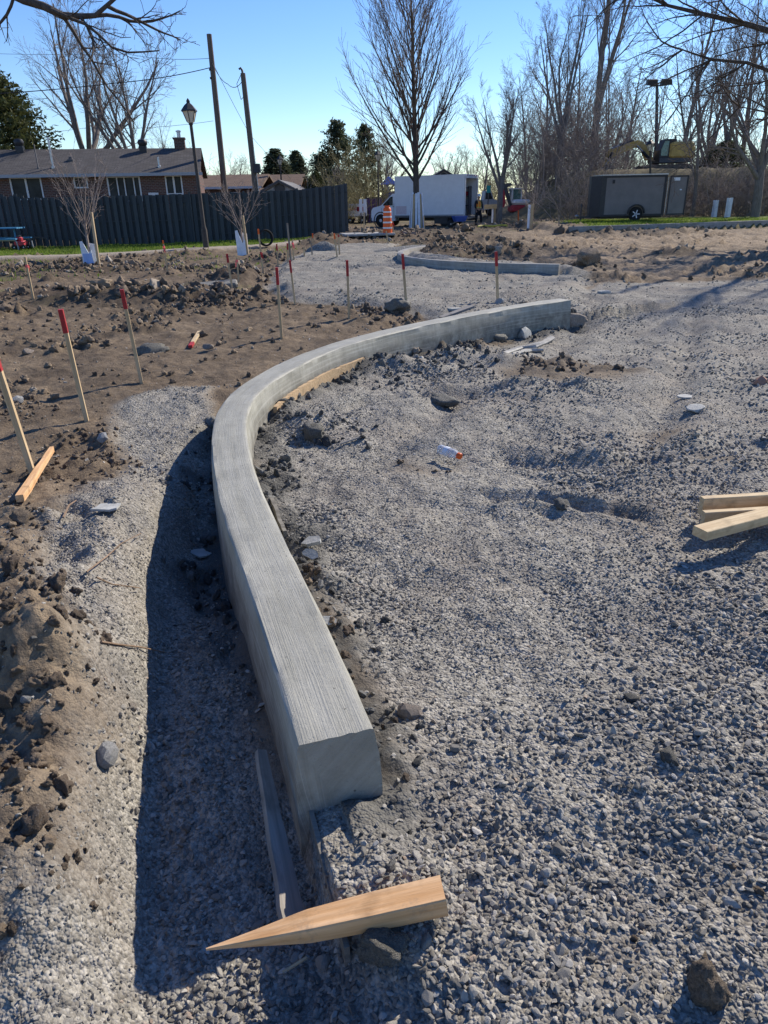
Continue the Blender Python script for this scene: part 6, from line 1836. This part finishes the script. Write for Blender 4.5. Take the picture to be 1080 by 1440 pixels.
# yellow tracked excavator on the rise
def excavator():
    Y = 56.0
    c = PP(936, 244, Y)
    e = thing('excavator', 'large yellow tracked excavator on the rise behind the charcoal trailer', 'excavator', (c[0], Y, c[2]))
    def P(px, py): q = PP(px, py, Y); return (q[0] - c[0], q[2] - c[2])
    for y in (0, 2.1):
        (xa, za), (xb, zb) = P(904, 233), P(972, 246)
        r = (za - zb) / 2
        prof = [(xa + r - math.cos(t) * 0 + r * math.cos(t), zb + r + r * math.sin(t)) for t in np.linspace(math.pi / 2, 1.5 * math.pi, 8)]
        prof = [(xa + r + r * math.cos(t), zb + r + r * math.sin(t)) for t in np.linspace(math.pi / 2, 1.5 * math.pi, 8)] + [(xb - r + r * math.cos(t), zb + r + r * math.sin(t)) for t in np.linspace(-math.pi / 2, math.pi / 2, 8)]
        tk = MB().prism(prof, y - .3, y + .3, 'XZ').build('track', M['rust'], e)
        for i in range(6):
            x = xa + r + (xb - xa - 2 * r) * i / 5
            MB().lathe([(r * .3, -.34), (r * .62, -.34), (r * .62, .34), (r * .3, .34)], 10, (x, y, zb + r * .95), 'Y').build('roller', M['black'], tk, True)
        n = 24
        for i in range(n):
            x = xa + r + (xb - xa - 2 * r) * i / (n - 1)
            for zz in (zb - .02, za + .02): MB().box((x, y, zz), (.06, .6, .06)).build('track_shoe', M['rust'], tk)
    (x0, z0), (x1, z1) = P(926, 228), P(976, 204)
    MB().box(((x0 + x1) / 2, 1.05, z0 + .10), (x1 - x0, 2.4, .28)).build('deck', M['darkgrey'], e)
    MB().box((x1 - .85, 1.05, z0 + .75), (1.7, 2.5, 1.05), bev=.12).build('engine_cover', M['yellow'], e)
    MB().box((x1 - .15, 1.05, z0 + .62), (.5, 2.6, .95), bev=.15).build('counterweight', M['yellow'], e)
    MB().lathe([(.06, 0), (.06, .5), (.07, .52)], 8, (x1 - .8, 1.5, z0 + 1.25)).build('exhaust', M['black'], e)
    hr = MB(); hr.tube([(x1 - 1.5, -.15, z0 + 1.25), (x1 - 1.5, -.15, z0 + 1.65), (x1 - .3, -.15, z0 + 1.65), (x1 - .3, -.15, z0 + 1.2)], .025, 5); hr.build('handrail', M['black'], e)
    # cab
    (ca, cz0), (cb, cz1) = P(925, 227), P(957, 195)
    prof = [(ca + .05, cz0), (cb - .25, cz0), (cb - .25, cz1), (ca + .35, cz1), (ca + .05, cz0 + .7)]
    MB().prism(prof, -.05, 1.0, 'XZ').build('cab', M['black'], e)
    MB().prism([(ca + .32, cz1 - .12), (ca + .12, cz0 + .72), (ca + .15, cz0 + .35), (ca + .62, cz0 + .35), (ca + .62, cz1 - .12)], -.075, -.055, 'XZ').build('door_glass', M['cabglass'], e)
    MB().prism([(ca + .72, cz0 + .6), (cb - .34, cz0 + .6), (cb - .34, cz1 - .12), (ca + .72, cz1 - .12)], -.075, -.055, 'XZ').build('side_glass', M['glass'], e)
    # boom, stick, bucket
    b0, b1, b2q = P(924, 220), P(912, 196.5), P(862, 219)
    up = lambda p, dz: (p[0], p[1] + dz)
    boom = [P(927, 224), P(921, 208), P(913, 199), P(906, 195), P(895, 198), P(864, 211), P(862, 220), P(866, 221.5), P(890, 210.5), P(905, 204.5), P(911, 209), P(917, 224)]
    MB().prism(boom, 1.15, 1.60, 'XZ').build('boom', M['yellow'], e)
    st = [P(867, 207), P(862, 211), P(854, 232), P(857, 234.5), P(861, 234), P(869, 219)]
    MB().prism(st, 1.2, 1.55, 'XZ').build('stick', M['yellow'], e)
    bk = [P(857, 231), P(850, 241), P(848, 246), P(858, 249), P(866, 246), P(868, 238), P(863, 233)]
    b = MB().prism(bk, .85, 1.9, 'XZ').build('bucket', M['rust'], e)
    for i in range(5):
        x, z = P(849, 246); MB().box((x - .02, .95 + i * .21, z - .06), (.08, .09, .22), taper=(1, 1)).build('tooth', M['steel'], b)
    def cyl(pa, pb, y, lab):
        a = Vector((P(*pa)[0], y, P(*pa)[1])); b_ = Vector((P(*pb)[0], y, P(*pb)[1])); m_ = a.lerp(b_, .6)
        k = MB().tube([a, m_], .10, 8).build('hydraulic_cylinder', M['black'], e, True); MB().tube([m_, b_], .05, 8).build('piston', M['steel'], k, True)
    cyl((922, 224), (903, 203), 1.06, 'a'); cyl((900, 196), (868, 207), 1.38, 'b'); cyl((868, 213), (858, 231), 1.1, 'c')
excavator()

def mini_excavator():
    Y = 56.0
    c = PP(732, 306, Y); c = np.array([c[0], Y, hgt(c[0], Y)])
    e = thing('mini_excavator', 'small red and white excavator behind the slim bare tree', 'excavator', c)
    def P(px, py): q = PP(px, py, Y); return (q[0] - c[0], q[2] - c[2])
    for y in (0, 1.5):
        (xa, za), (xb, zb) = P(720, 298), P(745, 306.5); r = (za - zb) / 2
        prof = [(xa + r + r * math.cos(t), zb + r + r * math.sin(t)) for t in np.linspace(math.pi / 2, 1.5 * math.pi, 7)] + [(xb - r + r * math.cos(t), zb + r + r * math.sin(t)) for t in np.linspace(-math.pi / 2, math.pi / 2, 7)]
        MB().prism(prof, y - .2, y + .2, 'XZ').build('track', M['rubber'], e)
    (x0, z0), (x1, z1) = P(719, 298), P(745, 288)
    MB().box(((x0 + x1) / 2, .75, (z0 + z1) / 2), (x1 - x0, 1.9, z1 - z0 - .01), bev=.08).build('lower_body', M['machine_red'], e)
    (a0, b0), (a1, b1) = P(721, 288), P(746, 280)
    MB().box(((a0 + a1) / 2, .75, (b0 + b1) / 2), (a1 - a0, 1.85, b1 - b0), bev=.12).build('hood', M['white'], e)
    (a0, b0), (a1, b1) = P(720, 281), P(735, 265)
    cab = MB(); 
    for x in (a0 + .04, a1 - .04):
        for y in (.1, 1.3): cab.box((x, y, (b0 + b1) / 2), (.08, .08, b1 - b0))
    cab.box(((a0 + a1) / 2, .7, b1), (a1 - a0 + .1, 1.4, .08)); cab.build('cab_frame', M['white_trim'], e)
    MB().box(((a0 + a1) / 2, .7, (b0 + b1) / 2), (a1 - a0 - .1, 1.15, b1 - b0 - .06)).build('cab_glass', M['cabglass'], e)
    bm_ = [P(719, 292), P(709, 262), P(711, 258), P(720, 257), P(723, 260), P(715, 263), P(722, 288)]
    MB().prism(bm_, .55, .85, 'XZ').build('boom', M['darkgrey'], e)
    MB().prism([P(708, 262), P(711, 260), P(713, 286), P(710, 292), P(706, 290)], .58, .82, 'XZ').build('stick', M['machine_red'], e)
mini_excavator()
def pickup():
    Y = 60.0
    c = PP(690, 300, Y); c = np.array([c[0], Y, hgt(c[0], Y)])
    e = thing('pickup_truck', 'grey pickup truck parked between the box truck and the red excavator', 'truck', c)
    def P(px, py): q = PP(px, py, Y); return (q[0] - c[0], q[2] - c[2])
    L0 = P(672, 0)[0]; L1 = P(714, 0)[0]
    prof = [(L0, .45), (L0, 1.05), (L0 + .1, 1.12), (L0 + (L1 - L0) * .42, 1.15), (L0 + (L1 - L0) * .47, 1.80), (L0 + (L1 - L0) * .68, 1.80), (L0 + (L1 - L0) * .80, 1.18), (L1 - .1, 1.08), (L1, .9), (L1, .45)]
    MB().prism(prof, 0, 1.8, 'XZ').build('body', M['gutter'], e)
    MB().prism([(L0 + (L1 - L0) * .48, 1.2), (L0 + (L1 - L0) * .49, 1.7), (L0 + (L1 - L0) * .66, 1.7), (L0 + (L1 - L0) * .76, 1.2)], -.012, -.002, 'XZ').build('side_window', M['glass'], e)
    for x in (L0 + .4, L1 - .45):
        for y in (.1, 1.7): wheel(e, (x, y, .36), .36, .22, 'steel')
    MB().box((L0 - .03, .9, .5), (.1, 1.7, .15)).build('bumper', M['steel'], e)
pickup()
def post_sign(name, label, px0, py0, px1, py1, pyb, Y, m, cat='sign', back_m='darkgrey'):
    b = back((px0 + px1) / 2, pyb, Y)
    e = thing(name, label, cat, b)
    p0 = PP(px0, py0, Y); p1 = PP(px1, py1, Y); w = p1[0] - p0[0]; h = p0[2] - p1[2]
    z = p1[2] - b[2]
    MB().box((0, 0, z + h / 2), (w, .04, h)).build('panel', M[m], e)
    MB().tube([(0, .06, -.1), (0, .06, z + h)], .035, 6).build('post', M[back_m], e)
    return e
post_sign('street_sign', 'small teal sign on a post behind the worker', 683.5, 261, 688.5, 271, 300, 58, 'teal')
post_sign('warning_sign', 'little yellow sign behind the purple container', 523.5, 270, 526.5, 277, 305, 66, 'hose_yellow')
for i, (a, b_) in enumerate(((505.5, 510.5), (511.5, 516.5))):
    post_sign('white_panel', ('left' if i == 0 else 'right') + ' one of two narrow white panels beside the purple container', a, 280, b_, 299, 312, 56, 'white')
def container():
    Y = 62
    b = back(527, 300, Y); e = thing('waste_container', 'purple waste container behind the front of the truck', 'container', b)
    w = PP(537, 290, Y)[0] - PP(517, 290, Y)[0]; zt = PP(527, 279, Y)[2] - b[2]
    mb = MB(); mb.box((0, 1, zt / 2), (w, 2, zt), taper=(1.1, 1.05)); mb.build('bin', M['purple'], e)
    for i in range(4): MB().box((-w / 2 + w * (i + .5) / 4, -.06, zt / 2), (.09, .1, zt * .92)).build('rib', M['purple'], e)
    MB().box((0, 1, zt + .05), (w * 1.14, 2.2, .1)).build('rim', M['darkgrey'], e)
container()
def playground():
    Y = 74
    b = back(547, 300, Y); e = thing('play_structure', 'blue playground tower behind the truck cab', 'playground', b)
    def P(px, py): q = PP(px, py, Y); return (q[0] - b[0], q[2] - b[2])
    (xa, zt), (xb, zb) = P(538, 258), P(556, 284)
    for x in (xa, xb):
        for y in (0, 1.6): MB().tube([(x, y, -.1), (x, y, zt)], .07, 7).build('post', M['blue'], e)
    MB().box(((xa + xb) / 2, .8, zb), (xb - xa, 1.7, .1)).build('deck', M['darkgrey'], e)
    MB().box(((xa + xb) / 2, -.05, zb + .5), (xb - xa, .06, .9)).build('guard_panel', M['blue'], e)
    MB().box(((xa + xb) / 2, .8, zt + .25), (xb - xa + .5, 2.2, .7), taper=(.1, .1)).build('tower_roof', M['blue'], e)
    MB().box(((xa + xb) / 2 - .2, -.1, zb + 1.1), (.5, .05, .5)).build('window_panel', M['lampglass'], e)
    MB().tube([(xa, .8, zb), (xa - .8, .8, zb - .6), (xa - 2, .8, .3)], .28, 8).build('slide', M['purple'], e, True)
playground()
def site_trailer():
    Y = 60
    b = back(502, 308, Y); e = thing('utility_trailer', 'white cargo van with red lettering behind the fence end', 'van', b)
    def P(px, py): q = PP(px, py, Y); return (q[0] - b[0], q[2] - b[2])
    (xa, zt), (xb, zb) = P(484, 287), P(516, 305)
    MB().box(((xa + xb) / 2, 1, (zt + zb) / 2), (xb - xa, 2, zt - zb), bev=.1).build('body', M['white'], e)
    MB().box(((xa + xb) / 2 + .35, -.008, (zt + zb) / 2 + .1), (.5, .012, .32), bev=.004).build('red_emblem', M['machine_red'], e)
    for i in range(4): MB().box((xa + .5 + i * .16, -.008, (zt + zb) / 2 + .12), (.10, .012, .22)).build('red_lettering', M['machine_red'], e)
    for x in (xa + .4, xb - .4):
        for y in (.1, 1.9): wheel(e, (x, y, .32), .32, .2, 'steel')
site_trailer()
def snow_fence():
    Y = 70
    a = PP(488, 283, Y); b_ = PP(540, 283, Y); e = thing('mesh_fence', 'low rust-red mesh fence running behind the white panels', 'fence', (a[0], Y, hgt(a[0], Y)))
    L = b_[0] - a[0]; z = a[2]
    for i in range(6): MB().tube([(L * i / 5, 0, -.1), (L * i / 5, 0, z)], .04, 5).build('post', M['snowfence'], e)
    for k in range(3): MB().box((L / 2, 0, z - .1 - k * .35), (L, .03, .12)).build('rail', M['snowfence'], e)
    MB().box((L / 2, .04, z - .6), (L, .01, 1.1)).build('mesh_panel', M['snowfence'], e)
snow_fence()
def picnic():
    b = G(2, 352); Y = b[1]
    e = thing('picnic_table', 'blue picnic table on the grass at the left edge', 'table', b)
    def P(px, py): q = PP(px, py, Y); return (q[0] - b[0], q[2] - b[2])
    xr, zt = P(19, 321); xb, zs = P(24, 336); xl = xr - 1.9
    for i in range(4): MB().box(((xl + xr) / 2, .35 + i * .2, zt), (xr - xl, .18, .05)).build('top_plank', M['tableblue'], e)
    for y in (-.05, 1.35): MB().box(((xl + xb) / 2, y, zs), (xb - xl, .26, .05)).build('seat', M['tableblue'], e)
    for x in (xr - .3, xl + .3):
        MB().tube([(x, .65, zt - .05), (x, .65, .05)], .04, 6).build('pedestal', M['tableblue'], e)
    for y in (-.05, 1.35):
        MB().tube([(xl, y, zs - .05), (xb - .1, y, zs - .05), (xb - .02, y, zs - .12), (xb, y, .0)], .03, 6).build('leg_frame', M['gutter'], e)
picnic()
def mower():
    b = G(31, 351)
    e = thing('push_mower', 'small red machine with a black handle beside the blue table', 'mower', b)
    MB().box((0, 0, .25), (.42, .45, .22), bev=.05).build('deck', M['machine_red'], e)
    MB().box((-.02, 0, .43), (.24, .25, .16), bev=.04).build('engine', M['machine_red'], e)
    MB().lathe([(.08, 0), (.08, .05), (.03, .07)], 10, (.0, 0, .51)).build('starter_cap', M['black'], e)
    for x in (-.2, .2):
        for y in (-.22, .22): wheel(e, (x, y, .1), .1, .06, 'white_trim')
    for y in (-.18, .18): MB().tube([(.2, y, .28), (.75, y, .5), (1.05, y, .42)], .018, 6).build('handle', M['black'], e)
mower()
# spare tyre / coil at the foot of the second pole
c = G(362, 345); 
t_ = MB()
for i in range(5): t_.lathe([(.36 + .015 * (i % 2), i * .05 - .12), (.40 + .015 * (i % 2), i * .05 - .10), (.36 + .015 * (i % 2), i * .05 - .08), (.33, i * .05 - .10), (.36 + .015 * (i % 2), i * .05 - .12)], 22, (0, 0, 0), 'Y', cap=False)
t_ = t_.build('cable_coil', M['rubber'], None, True)
t_.location = V(c) + Vector((.35, -.1, .27)); t_.scale = (.75, .75, .75); t_.rotation_euler = (-.12, 0, .5)
tag(t_, 'coil of black cable leaning at the foot of the second utility pole', 'cable')
# slab of concrete in the churned soil
o = MB().box((0, 0, .05), (.8, .5, .12), bev=.03).build('concrete_slab', M['mud']); q = G(307, 405); o.location = V(q); o.rotation_euler = (.08, -.05, .2)
tag(o, 'pale grey broken slab in the churned soil below the right sapling', 'concrete')
o = MB().box((0, 0, .05), (2.2, 1.6, .10), bev=.02).build('concrete_slab', M['rockgrey']); q = G(516, 331); o.location = V(q); o.rotation_euler = (0, 0, .2)
tag(o, 'pale flat slab on the ground left of the orange drum', 'concrete')
# pile of grey gravel at the far edge of the pad
def heap(px, py, r, h, label, m):
    p = G(px, py); mb = MB(); n = 18; rings = 7; vs = []; rg = random.Random(px)
    for i in range(rings + 1):
        t = i / rings
        for j in range(n):
            a = j * 6.283 / n; rr = r * (1 - t) * (1 + .18 * math.sin(3 * a + px) + rg.uniform(-.08, .08)); vs.append((math.cos(a) * rr * 1.5, math.sin(a) * rr, h * (1 - (1 - t) ** 1.6) + rg.uniform(-.04, .04) * h - .06))
    fs = [(i * n + j, i * n + (j + 1) % n, i * n + n + (j + 1) % n, i * n + n + j) for i in range(rings) for j in range(n)]
    mb.add(vs, fs); o = mb.build('gravel_heap', m, None, True); o.location = V(p); tag(o, label, 'heap')
M['heap'] = mat('heaped_gravel', (.20, .195, .18), .95, .1, var=.5, vscale=30, bump=.05, bscale=18)
heap(455, 352, .42, .34, 'small pointed heap of grey gravel at the far left of the pad', M['heap'])
heap(588, 349, 1.0, .16, 'low flat heap of dark gravel beside the island kerb tip', M['heap'])
